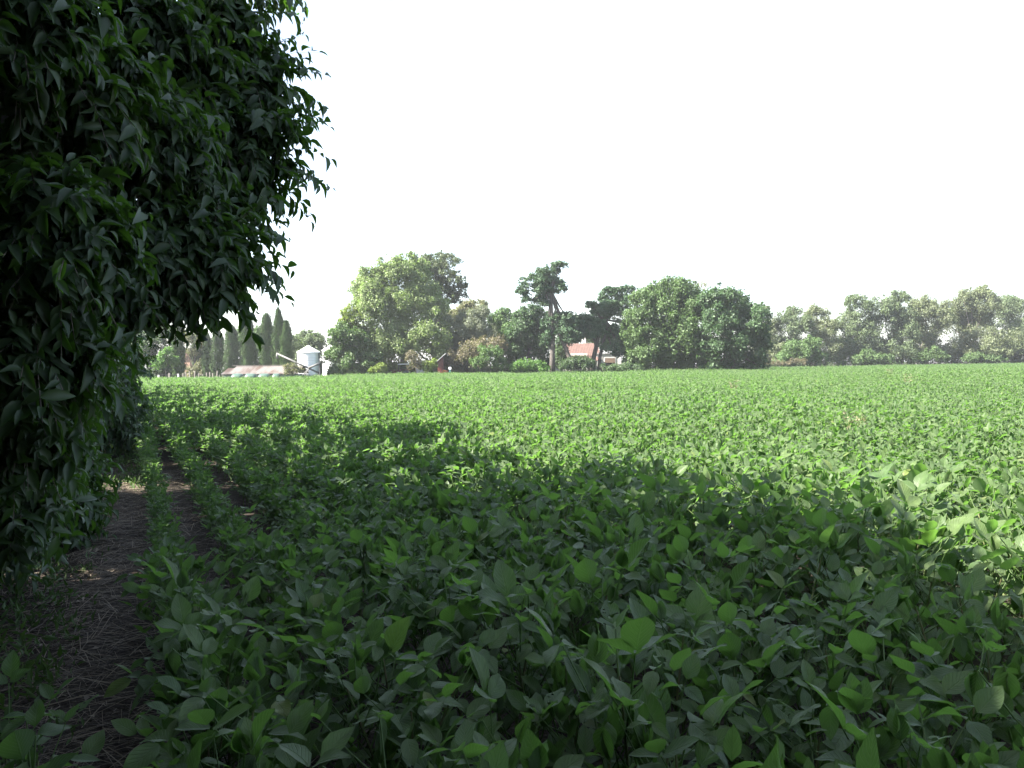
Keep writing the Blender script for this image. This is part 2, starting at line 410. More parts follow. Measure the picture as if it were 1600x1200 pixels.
# far canopy: 1.04 x 1 m patches of joined plants
tiles = []
for i in range(6):
    Vs, Qs, Us, Ts = [], [], [], []; n0 = 0
    for ku in (-.26, .26):
        for kv in np.arange(-.5, .5, .2):
            V, Q, U, T = joined_plant(r3, 14, leaf_lo)
            V = xf(V, np.array([ku + r3.normal(0, .06), kv + r3.uniform(-.1, .1), 0]), r3.uniform(0, 6.28), r3.uniform(.95, 1.28))
            Vs.append(V); Qs.append(Q + n0); Us.append(U); Ts.append(T); n0 += len(V)
    tiles.append(mesh_np('soybean_tile', np.concatenate(Vs), np.concatenate(Qs), soy_m, tint=np.concatenate(Ts), uv=np.concatenate(Us), smooth=True))
K, V_ = np.meshgrid(np.arange(.0 + .48, 260, 1.04), np.arange(10, 260, 1.0), indexing='ij')
u, v = K.ravel(), V_.ravel(); P = u[:, None] * EU + v[:, None] * EV
px, py, dz = proj(P + [0, 0, .5])
sel = (P[:, 1] >= NEAR_Y - .2) & (P[:, 1] < far_edge(P[:, 0]) - 1) & (px > -100) & (px < 1760)
u, v, P = u[sel], v[sel], P[sel]; n = len(P)
scatter('soybean_crop', P, ROW_A + r3.integers(0, 2, n) * math.pi, r3.uniform(.88, 1.14, (n, 3)) * (1 + .13 * np.sin(u * .21 + 1.7 * np.sin(v * .06)) * np.cos(v * .11))[:, None], r3.integers(0, 6, n),
        variant_coll('soybean_plants_far', tiles), 'distant sunlit soybean canopy reaching the trees')

# ------------------------------------------------------------------ foliage generators
def leaf_cloud(P, D, N, L, Wd, kind, r):
    """leaves at P along D, facing N.  kind 'quad' = folded diamond, 'arch' = long drooping leaf of two by four faces"""
    n = len(P); D = norm(D); X = norm(np.cross(D, N)); N = np.cross(X, D)
    if kind == 'quad':
        T = np.array([[0, 0, 0], [.5, .45, .10], [0, 1, -.05], [-.5, .45, .10]]); Q = np.array([[0, 1, 2, 3]])
    elif kind == 'duo':
        T = np.array([[0, 0, 0], [.5, .45, .12], [0, 1, -.12], [-.5, .45, .12], [0, .5, 0]]); Q = np.array([[0, 1, 2, 4], [0, 4, 2, 3]])
    elif kind == 'blade':      # flat thin strip, bent once
        T = np.array([[-.5, 0, 0], [.5, 0, 0], [.9, .55, .02], [-.1, .55, .02], [.3, 1, 0], [-.2, 1, 0]]); Q = np.array([[0, 1, 2, 3], [3, 2, 4, 5]])
    else:
        ts = np.array([0, .22, .5, .8, 1.0]); w = np.array([.06, .42, .5, .26, .015])
        T = np.concatenate([[[x * wi, t, abs(x) * wi * .35 - .28 * t * t] for x in (-1, 0, 1)] for t, wi in zip(ts, w)])
        I = np.arange(15).reshape(5, 3); Q = np.stack([I[:-1, :-1], I[:-1, 1:], I[1:, 1:], I[1:, :-1]], -1).reshape(-1, 4)
    L = np.broadcast_to(L, (n,)); Wd = np.broadcast_to(Wd, (n,))
    V = P[:, None] + X[:, None] * (T[:, 0][None, :, None] * Wd[:, None, None]) + D[:, None] * (T[:, 1][None, :, None] * L[:, None, None]) \
        + N[:, None] * (T[:, 2][None, :, None] * L[:, None, None])
    k = len(T)
    Qa = (Q[None] + (np.arange(n) * k)[:, None, None]).reshape(-1, 4)
    tint = np.repeat(r.random(n), k)
    return V.reshape(-1, 3), Qa, tint
def unit(r, n):
    return norm(r.standard_normal((n, 3)))
def puffy(lobes, r, leaf, cover=1.0, puff=.36, shape='round', inner=.2, flat=0.0, ragged=0.0, droop=0.0):
    """leaf positions over crowns made of lobes (cx, cy, cz, rx, ry, rz): each lobe carries smaller puffs, each puff a coat of leaves"""
    P, D, N = [], [], []
    for c in lobes:
        c = np.asarray(c, float); cen, rad = c[:3], c[3:]
        rm = rad.mean(); npf = max(6, int(8.5 / puff)); nsp = int(npf * .7)
        dirs = unit(r, npf); dirs[:, 2] = np.where(dirs[:, 2] < -.55, -dirs[:, 2] * .6, dirs[:, 2]); dirs = norm(dirs)
        pc = cen + dirs * rad * r.uniform(.60, 1.02, (npf, 1)) * (1 + ragged * r.normal(0, .25, (npf, 1)))
        pr = rm * puff * r.uniform(.42, 1.3, npf)
        ds = unit(r, nsp); ds[:, 2] = np.abs(ds[:, 2]) * 1.2 - .3; ds = norm(ds)          # small sprays standing out of the crown
        pc = np.concatenate([pc, cen + ds * rad * r.uniform(1.0, 1.0 + .12 + .28 * ragged, (nsp, 1))]); pr = np.concatenate([pr, rm * puff * r.uniform(.2, .45, nsp)])
        for q, w in zip(pc, pr):
            n = int(cover * 4 * math.pi * w * w * .85 / (leaf * leaf * .38)) + 4
            d = unit(r, n); out = norm(q - cen + 1e-6)
            d = norm(d + .35 * out + [0, 0, .15])
            rr = w * (1 - .6 * r.random((n, 1)) ** 1.8) * (1 + .24 * r.standard_normal((n, 1)))
            p = q + d * rr * np.array([1, 1, 1 - flat])
            P.append(p); N.append(norm(d * .8 + unit(r, n) * .75 + [0, 0, .25]))
        n = int(inner * cover * 4 * math.pi * rm * rm / (leaf * leaf * .38))
        d = unit(r, n); P.append(cen + d * rad * r.uniform(.25, .85, (n, 1))); N.append(norm(d + unit(r, n)))
    P = np.concatenate(P); N = np.concatenate(N)
    D = norm(np.cross(N, unit(r, len(P)))); D = norm(D + [0, 0, -droop])
    return P, D, N
EMP = {}
def tree(name, label, cat, Y, lobes, mat, leaf=.3, cover=1.0, trunk=None, bark=None, depth=1.0, group=None, puff=.36, seed=None,
         ragged=.3, flat=0., limbs=True, droop=0., width=.62, inner=.2, base_px=None, skirt=True):
    """lobes: (photo x, photo y, half width, half height) in photograph pixels, taken to real size at Y metres"""
    r = np.random.default_rng(seed if seed is not None else abs(hash((round(Y * 7), len(lobes), int(lobes[0][0])))) % 99991)
    s = Y / F
    L3 = []
    for i, (x, y, a, b) in enumerate(lobes):
        dy = r.uniform(-.9, .9) * a * s * depth
        c = at(x, y, Y) + np.array([0, dy, 0])
        c[2] = max(c[2], b * s * .55)
        L3.append((*c, a * s, max(a, b) * s * .85 * depth, b * s))
    if skirt:
        xa, xb = min(q[0] - q[2] * .8 for q in lobes), max(q[0] + q[2] * .8 for q in lobes)
        m_ = max(2, int((xb - xa) / 16))
        for q in range(m_):
            c = at(xa + (xb - xa) * (q + .5) / m_, 566, Y - r.uniform(-1, 1.5)); hz = r.uniform(.8, 1.6) * (s / .083) * skirt; c[2] = hz * .75
            L3.append((*c, 11 * s, 11 * s, hz))
    L3 = np.array(L3)
    bx = np.average(L3[:, 0], weights=L3[:, 3]) if base_px is None else at(base_px, 580, Y)[0]
    root = empty(name, (bx, Y, 0), label, cat, group); o3 = np.array([bx, Y, 0])
    P, D, N = puffy(L3, r, leaf, cover, puff, ragged=ragged, flat=flat, droop=droop, inner=inner)
    keep = P[:, 2] > .05
    P, D, N = P[keep], D[keep], N[keep]
    sz = leaf * r.uniform(.65, 1.35, len(P))
    V, Q, T = leaf_cloud(P - o3, D, N, sz, sz * width, 'quad', r)
    link('crown', mesh_np('crown', V, Q, mat, tint=T), root)
    mb = MB()
    top = L3[:, 2].max()
    tr = trunk or max(.16, .022 * top)
    if trunk != 0:
        ctr = np.average(L3[:, :3], axis=0, weights=L3[:, 3] ** 2)
        mid = np.array([(bx + ctr[0]) / 2 + r.normal(0, .1), ctr[1] * .5 + Y * .5, ctr[2] * .5])
        mb.tube([np.array([bx, Y, -.1]) - o3, mid - o3, ctr - o3], [tr * 1.25, tr * .85, tr * .45], 8)
        if limbs:
            for c in L3:
                t = r.uniform(.3, .9); st = (1 - t) * mid + t * ctr
                e = np.array(c[:3]); m_ = (st + e) / 2 + [0, 0, -.08 * np.linalg.norm(e - st)]
                mb.tube([st - o3, m_ - o3, e - o3, e + (e - m_) * .6 - o3], [tr * .42, tr * .3, tr * .17, .02], 5, cap=False)
        mb.build('trunk', bark or bark_m, root, smooth=True)
    return root

def colmat(name, c, tr=None, tf=.28, v=.35):
    c = np.array(c); return leaf_mat(name, tuple(c * (1 - v * .6)), tuple(np.minimum(c * (1 + v), 1)), tuple(tr or (c * [1.3, 1.6, .7])), rough=.55, spec=.3, tf=tf)
g_poplar = colmat('pale_green_leaves', (.135, .175, .075), tf=.34)
g_yellow = colmat('yellow_green_leaves', (.13, .17, .04))
g_feather = colmat('feathery_leaves', (.065, .085, .045))
g_dark = colmat('dark_green_leaves', (.045, .075, .032))
g_mid = colmat('mid_green_leaves', (.06, .10, .035))
g_blue = colmat('blue_green_leaves', (.044, .080, .034))
g_olive = colmat('grey_green_leaves', (.13, .145, .105), v=.25)
g_khaki = colmat('khaki_leaves', (.13, .13, .075))
g_brown = colmat('reddish_brown_leaves', (.105, .092, .058), v=.45)
g_cypress = colmat('cypress_leaves', (.034, .066, .018), tf=.05)
g_monterey = colmat('old_cypress_leaves', (.04, .075, .036), tf=.15)
g_euc = colmat('eucalyptus_leaves', (.082, .112, .056), tf=.25)
g_euc2 = colmat('eucalyptus_tan_leaves', (.094, .113, .058), tf=.25)
g_bush = colmat('bush_leaves', (.075, .125, .045))
g_fresh = colmat('fresh_bush_leaves', (.08, .16, .035))
BG = 'trees around the farmyard'

# ------------------------------------------------------------------ trees beyond the field (left to right)
tree('tree', 'dark broad tree leaning over the white silo, left of the tallest pale tree', 'tree', 103,
     [(534, 532, 18, 20), (528, 556, 10, 12), (540, 530, 20, 20), (560, 548, 28, 30), (535, 562, 26, 20), (578, 565, 20, 18)], g_mid, .28, 1.1, group=BG, seed=1)
tree('tree', 'tallest pale green tree with broad rounded crown in front of the farmyard', 'tree', 108,
     [(580, 455, 26, 30), (612, 432, 28, 26), (642, 420, 26, 22), (600, 490, 38, 36), (645, 470, 40, 40), (676, 492, 26, 38), (615, 540, 38, 34),
      (662, 540, 34, 34), (572, 480, 18, 22), (690, 540, 14, 24)], g_poplar, .27, 1.15, trunk=.42, bark=pale_bark_m, group=BG, seed=2, ragged=.5)
tree('tree', 'small yellow green tree at the left foot of the tallest pale tree', 'tree', 105,
     [(550, 496, 15, 16), (540, 508, 10, 12), (556, 520, 14, 16), (560, 538, 20, 16), (548, 548, 14, 10), (600, 552, 12, 22), (543, 560, 9, 8)], g_yellow, .25, .9, group=BG, seed=3, ragged=.6)
tree('tree', 'dark feathery tree whose crown sticks out right of the tallest pale tree', 'tree', 119,
     [(672, 412, 24, 16), (694, 420, 22, 22), (690, 446, 26, 22), (712, 440, 14, 10), (722, 448, 10, 6), (700, 466, 18, 14), (718, 462, 12, 6), (656, 425, 20, 18)],
     g_feather, .24, .8, group=BG, seed=4, ragged=.9, flat=.35, base_px=676)
tree('tree', 'khaki rounded tree just behind the grey green olive tree', 'tree', 126,
     [(742, 482, 18, 15), (725, 490, 16, 16), (706, 502, 16, 16), (755, 495, 12, 12), (730, 515, 26, 22)], g_khaki, .28, 1.0, group=BG, seed=5)
tree('olive_tree', 'grey green olive-like tree with a soft rounded crown', 'tree', 109,
     [(735, 503, 24, 20), (714, 520, 22, 24), (748, 522, 22, 24), (704, 545, 14, 22), (728, 545, 28, 24)], g_olive, .2, 1.2, group=BG, seed=6, width=.4, ragged=.5)
tree('tree', 'leafy yellowish green tree between the olive tree and the dark tree', 'tree', 113,
     [(782, 505, 18, 18), (795, 498, 16, 14), (776, 522, 14, 14), (790, 525, 18, 18), (784, 545, 22, 20)], g_bush, .26, 1.1, group=BG, seed=7)
tree('tree', 'dense dark tree left of the tall bare-trunked cypress', 'tree', 110,
     [(822, 502, 20, 18), (842, 497, 16, 16), (812, 525, 22, 22), (838, 525, 20, 26), (830, 552, 26, 22), (806, 552, 18, 20), (850, 545, 12, 24)], g_blue, .28, 1.2, group=BG, seed=8)
tree('round_tree', 'huge rounded dense tree with a lighter crown, right of the white farmhouse', 'tree', 106,
     [(1008, 482, 28, 26), (1048, 463, 36, 24), (1075, 470, 28, 26), (998, 512, 26, 28), (1040, 505, 42, 38), (1082, 500, 32, 36), (1015, 545, 34, 26), (1062, 545, 38, 28), (1095, 540, 24, 26), (990, 545, 14, 22)],
     g_mid, .3, 1.15, trunk=.5, group=BG, seed=11, skirt=1.5)
tree('round_tree', 'rounded dark blue green tree grown into the right side of the huge lighter tree', 'tree', 103,
     [(1118, 476, 30, 26), (1148, 486, 30, 28), (1172, 508, 26, 30), (1128, 520, 36, 32), (1166, 545, 30, 26), (1118, 552, 34, 22), (1185, 530, 16, 24)],
     g_blue, .3, 1.2, trunk=.5, group=BG, seed=12, skirt=1.5)
tree('bare_tree', 'thin nearly bare tree top rising behind the huge rounded tree', 'tree', 118,
     [(1080, 446, 16, 10), (1096, 450, 12, 10), (1072, 452, 14, 8)], g_khaki, .2, .12, group=BG, seed=13, ragged=1.0, inner=.05, skirt=False)
EG = 'eucalyptus trees along the far right edge'
def euc(label, Y, lobes, m, seed):
    tree('eucalyptus_tree', label, 'tree', Y, lobes, m, .34, .95, bark=pale_bark_m, group=EG, seed=seed, ragged=.55, droop=.6, width=.45, puff=.40, skirt=1.35)
euc('narrow eucalyptus tree rising just right of the dark rounded tree', 150, [(1193, 490, 10, 14), (1198, 510, 14, 18), (1190, 535, 18, 24), (1205, 545, 14, 20)], g_euc2, 21)
euc('grey green eucalyptus tree behind the yellow green shrub', 152, [(1238, 492, 14, 12), (1226, 512, 18, 18), (1246, 515, 18, 22), (1232, 545, 26, 22)], g_euc, 22)
euc('small flat-topped eucalyptus tree left of a gap of open sky', 154, [(1278, 488, 17, 10), (1270, 505, 16, 14), (1285, 515, 16, 18), (1276, 542, 24, 24)], g_euc2, 23)
euc('leafy eucalyptus tree just right of a gap of open sky', 158, [(1335, 474, 16, 12), (1345, 488, 22, 16), (1322, 512, 22, 22), (1345, 525, 26, 26), (1315, 545, 22, 20), (1350, 552, 24, 16)], g_euc, 24)
euc('wide eucalyptus tree with two crown tops in the right tree line', 160, [(1396, 470, 18, 12), (1372, 482, 18, 14), (1402, 490, 18, 18), (1380, 512, 30, 24), (1408, 525, 16, 22), (1385, 548, 30, 20)], g_euc, 25)
euc('evenly rounded tan green eucalyptus tree left of the highest one', 164, [(1446, 480, 24, 14), (1432, 495, 20, 18), (1462, 498, 22, 20), (1442, 525, 28, 24), (1455, 550, 30, 18)], g_euc2, 26)
euc('highest eucalyptus tree of the right tree line with ragged top', 168, [(1540, 456, 12, 9), (1514, 464, 16, 11), (1500, 478, 20, 16), (1535, 478, 24, 18), (1500, 510, 30, 26), (1540, 512, 26, 28), (1515, 545, 40, 24)], g_euc2, 27)
euc('eucalyptus tree cut off by the right end of the tree line', 172, [(1585, 478, 20, 12), (1572, 500, 22, 22), (1600, 495, 26, 30), (1590, 530, 32, 28), (1620, 540, 30, 30), (1570, 550, 24, 18)], g_euc, 28)
SG = 'shrubs at the field edge'
def shrub(label, Y, lobes, m, seed, leaf=.22, cover=.9, ragged=.6):
    return tree('shrub', label, 'shrub', Y, lobes, m, leaf, cover, trunk=.05, skirt=False, group=SG, seed=seed, ragged=ragged, puff=.42)
shrub('reddish brown spreading bush between the olive tree and the red shed', 104, [(765, 540, 24, 12), (738, 552, 22, 16), (715, 560, 16, 14), (705, 565, 10, 10)], g_brown, 31)
shrub('yellow green bush in front of the reddish brown bush', 101, [(766, 558, 18, 16), (750, 568, 12, 10), (780, 570, 12, 10)], g_bush, 32)
shrub('low bright green bush at the foot of the dark tree by the tall cypress', 100, [(820, 571, 14, 8), (840, 573, 11, 8), (806, 575, 8, 6), (850, 577, 8, 5)], g_fresh, 33, .18)
shrub('brown half dry bush in front of the red tractor', 99, [(643, 560, 9, 10), (648, 568, 9, 10), (658, 573, 6, 6)], g_brown, 34, .18, .4, 1.0)
shrub('spiky yellow green clump beside the grey wall', 99, [(672, 571, 10, 9), (666, 575, 8, 7)], g_yellow, 35, .2)
shrub('straggly tan bush growing against the rusty roofed shed', 93, [(455, 577, 9, 9), (466, 580, 8, 6), (450, 583, 7, 4)], g_khaki, 36, .16, .45, 1.0)
shrub('dark shrub between the two stems of the tall old cypress', 107, [(876, 554, 9, 16), (881, 568, 9, 10), (872, 570, 7, 8)], g_dark, 44, .2, 1.3)
shrub('low green shrub under the white farmhouse wall', 100, [(912, 567, 18, 9), (896, 570, 14, 9), (884, 572, 10, 8), (965, 577, 20, 4), (985, 576, 18, 6)], g_dark, 37, .2, 1.2)
shrub('yellow green shrub with long shoots in front of the right eucalyptus trees', 136, [(1240, 552, 18, 18), (1262, 548, 16, 18), (1225, 562, 12, 10), (1278, 560, 12, 10)], g_bush, 38, .26)
shrub('bright green shrub at the foot of the two-topped eucalyptus', 150, [(1360, 558, 14, 11), (1345, 562, 12, 8), (1376, 562, 12, 7)], g_mid, 39, .28)
shrub('green shrub at the foot of the tan eucalyptus', 155, [(1458, 556, 16, 10), (1440, 560, 14, 7), (1478, 560, 10, 6)], g_mid, 40, .28)
shrub('low dull green shrub under the highest eucalyptus', 158, [(1530, 560, 16, 7), (1555, 562, 16, 6), (1510, 562, 10, 5)], g_mid, 41, .28)
shrub('light yellow green weedy shrub under the left field edge trees', 98, [(584, 578, 8, 5), (596, 576, 8, 7)], g_yellow, 42, .16, .7)
shrub('round light green bush behind the white topped fence posts', 108, [(257, 558, 9, 9), (265, 550, 7, 6), (250, 570, 10, 9), (268, 566, 9, 8)], g_fresh, 43, .2)

def cypress(px, top, w, Y, label, m=g_cypress, seed=0):
    r = np.random.default_rng(900 + int(px) + seed)
    b = at(px, 590, Y); tp = at(px, top, Y); H = tp[2]; wd = w * Y / F
    root = empty('cypress_tree', (b[0], Y, 0), label, 'tree', 'narrow cypress trees behind the shed')
    n = int(H * wd * 720)
    z = r.random(n) ** .85 * H; t = z / H
    prof = wd * np.minimum(1, .78 + .9 * t) * np.sqrt(np.clip(1 - t ** 3.2, 0, 1)) * (1 + .10 * np.sin(z * 3.1 + px))
    a = r.uniform(0, 6.28, n)
    lump = 1 + .20 * np.sin(a * 5 + z * 2.3 + seed) + .13 * np.sin(a * 9 - z * 4.1) + .10 * r.standard_normal(n)
    cl = r.integers(0, 60, n); off = r.normal(0, .16, 60); lump = lump + off[cl] * (np.sin(z * 1.7 + cl) > .3)
    rr = prof * lump * r.uniform(.72, 1.05, n)
    d = np.stack([np.cos(a), np.sin(a), np.zeros(n)], 1)
    ln = r.normal(0, .03, 2); P = d * rr[:, None] + np.stack([ln[0] * z + .08 * np.sin(z * .9 + seed), ln[1] * z, z + (t > .93) * r.normal(0, .18, n)], 1)
    D = norm(d * .35 + [0, 0, 1] + unit(r, n) * .35); N = norm(d + unit(r, n) * .28)
    V, Q, T = leaf_cloud(P, D, N, r.uniform(.22, .45, n), r.uniform(.10, .2, n), 'quad', r)
    link('crown', mesh_np('crown', V, Q, m, tint=T), root)
    MB().tube([(0, 0, -.1), (0, 0, H * .5), (0, 0, H * .9)], [.16, .1, .03], 7).build('trunk', bark_m, root, smooth=True)
cyps = [(278, 498, 9, 110, 'shaded dark cypress standing beside the light green bush'),
        (311, 520, 8, 134, 'short cypress next to the terracotta wall'),
        (325, 524, 7, 130.5, 'thin cypress between two fuller ones, left of the shed'),
        (340, 516, 9, 127, 'full cypress second to the left of the shed roof'),
        (362, 512, 11, 123, 'broad cypress at the left end of the rusty roof'),
        (391, 492, 10.5, 118.5, 'tall cypress behind the left part of the rusty roof'),
        (420, 494, 11, 114, 'tall cypress behind the middle of the rusty roof'),
        (436, 486, 8, 111, 'tallest thin cypress behind the rusty roof'),
        (449, 506, 9, 107.5, 'shorter cypress nearest the metal silo')]
for i, (x, t_, w_, Y_, lb) in enumerate(cyps): cypress(x, t_, w_, Y_, lb, seed=i)
tree('tree', 'olive brown rounded tree behind the metal silo', 'tree', 128, [(478, 532, 20, 14), (492, 540, 18, 16), (462, 545, 16, 16), (480, 558, 26, 18)], g_euc, .28, 1.1, group=BG, seed=51)
tree('tree', 'pale green tree showing between the cypresses behind the shed', 'tree', 132, [(404, 528, 16, 18), (380, 525, 12, 16), (405, 555, 18, 18), (376, 550, 14, 16)], g_bush, .28, .9, group=BG, seed=52)
tree('tree', 'pale grey tree behind the left end of the cypress row', 'tree', 132, [(300, 532, 14, 14), (318, 540, 12, 12), (296, 552, 12, 12)], g_khaki, .26, .6, group=BG, seed=53)
tree('tree', 'dark shady tree at the far end of the hedge side field edge', 'tree', 116, [(238, 540, 20, 24), (222, 560, 18, 20), (262, 530, 16, 18), (245, 572, 18, 14)], g_dark, .28, 1.1, group=BG, seed=54)

tree('tree', 'dark trees mass seen over the farmhouse roof between the old cypresses', 'tree', 132, [(880, 520, 18, 18), (898, 526, 18, 16), (918, 522, 18, 20), (938, 530, 18, 20), (960, 535, 16, 20)], g_dark, .3, 1.2, group=BG, seed=55, skirt=False)
# old Monterey cypresses: heavy leaning trunks under flat plates of foliage
def px3(pts, Y): return [at(x, y, Y + (d[0] if d else 0)) for x, y, *d in pts]
def old_cypress(label, Y, lobes, stems, dead, seed, leaf=.26):
    r = np.random.default_rng(seed); s = Y / F
    base = at(stems[0][0][0][0], stems[0][0][0][1], Y); base[2] = 0
    root = empty('old_cypress_tree', base, label, 'tree', 'old cypresses beside the farmhouse')
    L3 = np.array([(*(at(x, y, Y) + [0, r.uniform(-.5, .5) * a * s, 0]), a * s, a * s * .8, b * s) for x, y, a, b in lobes])
    P, D, N = puffy(L3, r, leaf, 1.1, .42, ragged=.5, flat=.45, inner=.25)
    D = norm(D + (P - base) * [.06, .06, 0] + [0, 0, .1]); keep = P[:, 2] > .4; P, D, N = P[keep], D[keep], N[keep]
    sz = leaf * r.uniform(.7, 1.5, len(P))
    V, Q, T = leaf_cloud(P - base, D, N, sz, sz * .45, 'quad', r)
    link('crown', mesh_np('crown', V, Q, g_monterey, tint=T), root)
    for k, (pts, rad, m) in enumerate(stems):
        pp = np.array(px3(pts, Y)) - base
        pp[0, 2] = min(pp[0, 2], -.1) if k < 2 else pp[0, 2]
        MB().tube(pp, [q * s for q in rad], 9).build('trunk' if k == 0 else 'limb', m, root, smooth=True)
    for e in L3:   # boughs into each plate
        q = np.array(px3(stems[0][0][-2:-1], Y))[0]
        MB().tube(np.array([q, (q + e[:3]) / 2 + [0, 0, -.2], e[:3]]) - base, [.16, .11, .04], 5, cap=False).build('limb', bark_m, root, smooth=True)
    for pts, rad in dead:
        MB().tube(np.array(px3(pts, Y)) - base, np.linspace(rad * s, rad * s * .3, len(pts)), 5).build('dead_branch', pale_bark_m, root)
old_cypress('tall old cypress with high tilted crown and thick bare trunk', 104,
    [(838, 440, 17, 13), (858, 425, 18, 10), (874, 416, 12, 6), (850, 455, 18, 14), (877, 452, 8, 12), (845, 472, 13, 12), (862, 440, 14, 10),
     (817, 452, 9, 15), (822, 470, 6, 9), (888, 498, 16, 9), (882, 515, 18, 13), (872, 500, 9, 10), (892, 528, 15, 12), (855, 505, 8, 14), (856, 530, 7, 16)],
    [([(863, 590), (863, 560), (864, 525), (862, 490), (861, 455), (864, 435)], [5.6, 4.2, 3.3, 2.7, 1.9, .9], bark_m),
     ([(897, 585), (890, 560), (880, 535), (869, 510), (864, 490)], [4.2, 3.6, 3.2, 2.6, 1.8], bark_m),
     ([(862, 490), (855, 465), (848, 450)], [2.2, 1.6, .8], bark_m)],
    [([(870, 515), (876, 503), (884, 504), (888, 511)], 1.0), ([(871, 512), (876, 522), (880, 529)], .9), ([(884, 540), (889, 530), (893, 517)], .8),
     ([(866, 488), (869, 475), (873, 462)], .7), ([(872, 506), (878, 500), (881, 505)], .8)], 61)
old_cypress('spreading old cypress leaning in front of the farmhouse roof', 107,
    [(958, 458, 16, 10), (945, 468, 10, 8), (982, 453, 11, 7), (925, 478, 10, 6), (934, 492, 16, 9), (962, 488, 20, 16), (942, 516, 20, 14), (905, 505, 22, 12), (898, 520, 20, 12),
     (918, 522, 14, 12), (968, 520, 18, 20), (955, 545, 16, 12), (948, 482, 14, 10), (972, 474, 14, 12), (978, 500, 14, 14), (932, 508, 14, 10), (975, 548, 14, 16), (885, 535, 14, 10)],
    [([(925, 585), (927, 562), (932, 540), (936, 520), (945, 500), (955, 480)], [4.4, 3.8, 3.3, 2.8, 2.0, 1.0], bark_m),
     ([(934, 583), (938, 555), (944, 530), (950, 505)], [3.2, 2.8, 2.2, 1.2], bark_m),
     ([(931, 540), (927, 525), (915, 512)], [2.4, 1.8, 1.0], bark_m)],
    [], 62)
tree('dead_wood_pile', 'dark tangle of dead branches at the field edge by the yellow green shrub', 'branches', 133, [(1214, 568, 16, 4), (1250, 565, 12, 5)], g_brown, .16, .25, trunk=0, skirt=False, seed=63, ragged=1)

# undergrowth along the foot of the trees: one mass
def undergrowth():
    r = np.random.default_rng(71); Ps = []
    n = 9500
    x = r.uniform(-60, 150, n); y = far_edge(x) + r.uniform(-.6, 10, n)
    h = r.uniform(.4, 1.25, n) * (.45 + .8 * np.clip(np.sin(x * .35) + .6 * np.sin(x * .93 + 2), 0, 2)) * np.where(x < -20, .5, 1)
    z = r.random(n) ** .8 * h
    P = np.stack([x, y, z], 1); D = norm(unit(r, n) + [0, 0, .9]); N = unit(r, n)
    sz = r.uniform(.25, .5, n)
    V, Q, T = leaf_cloud(P, D, N, sz, sz * .4, 'quad', r)
    tag(link('undergrowth', mesh_np('undergrowth', V, Q, g_mid, tint=T)), 'low weedy undergrowth along the far field edge', kind='stuff')
undergrowth()

# ------------------------------------------------------------------ farm buildings and machines
white_m = solid_mat('white_wall', (.58, .57, .54), (.45, .43, .40), 1.2, rough=.9)
grey_wall_m = solid_mat('grey_wall', (.36, .36, .36), (.28, .28, .28), 1.5)
tile_m = solid_mat('red_roof_tile', (.115, .068, .055), (.085, .050, .042), 2.2)
terra_m = solid_mat('terracotta_wall', (.34, .23, .17), (.28, .18, .13), 1.2)
rust_m = solid_mat('rusty_tin', (.21, .19, .175), (.12, .08, .06), .8, rough=.6, metal=.0, contrast=(.42, .62), stretch=(1.6, .5, 1))
tin_m = solid_mat('grey_green_tin', (.17, .24, .20), (.12, .17, .15), 1.0, rough=.6)
galv_m = solid_mat('galvanised_steel', (.62, .63, .64), (.54, .55, .56), 1.2, rough=.36, metal=.35, stretch=(1, 1, 6))
galv2_m = solid_mat('painted_steel', (.72, .74, .76), (.6, .62, .64), .8, rough=.5)
dark_steel_m = solid_mat('dark_steel', (.08, .08, .08), (.05, .05, .05), 3, rough=.5)
steel_m = solid_mat('auger_steel', (.12, .12, .12), (.08, .08, .075), 3, rough=.6, metal=.2)
wrap_m = solid_mat('pale_green_wrap', (.055, .092, .075), (.042, .074, .06), 1.2, rough=.35)
brown_m = solid_mat('brown_shutter', (.17, .12, .09), (.12, .085, .06), 6)
dark_m = solid_mat('dark_opening', (.015, .015, .016), (.02, .02, .02), 2)
red_m = solid_mat('red_paint', (.11, .030, .024), (.08, .025, .02), 3, rough=.5)
orange_m = solid_mat('orange_plastic', (.36, .12, .045), (.28, .10, .04), 2, rough=.5)
wood_m = solid_mat('weathered_post', (.30, .27, .23), (.18, .16, .14), 6)
paint_m = solid_mat('white_post_paint', (.75, .74, .70), (.55, .53, .5), 8)
teal_m = solid_mat('teal_paint', (.10, .26, .24), (.08, .2, .18), 4)

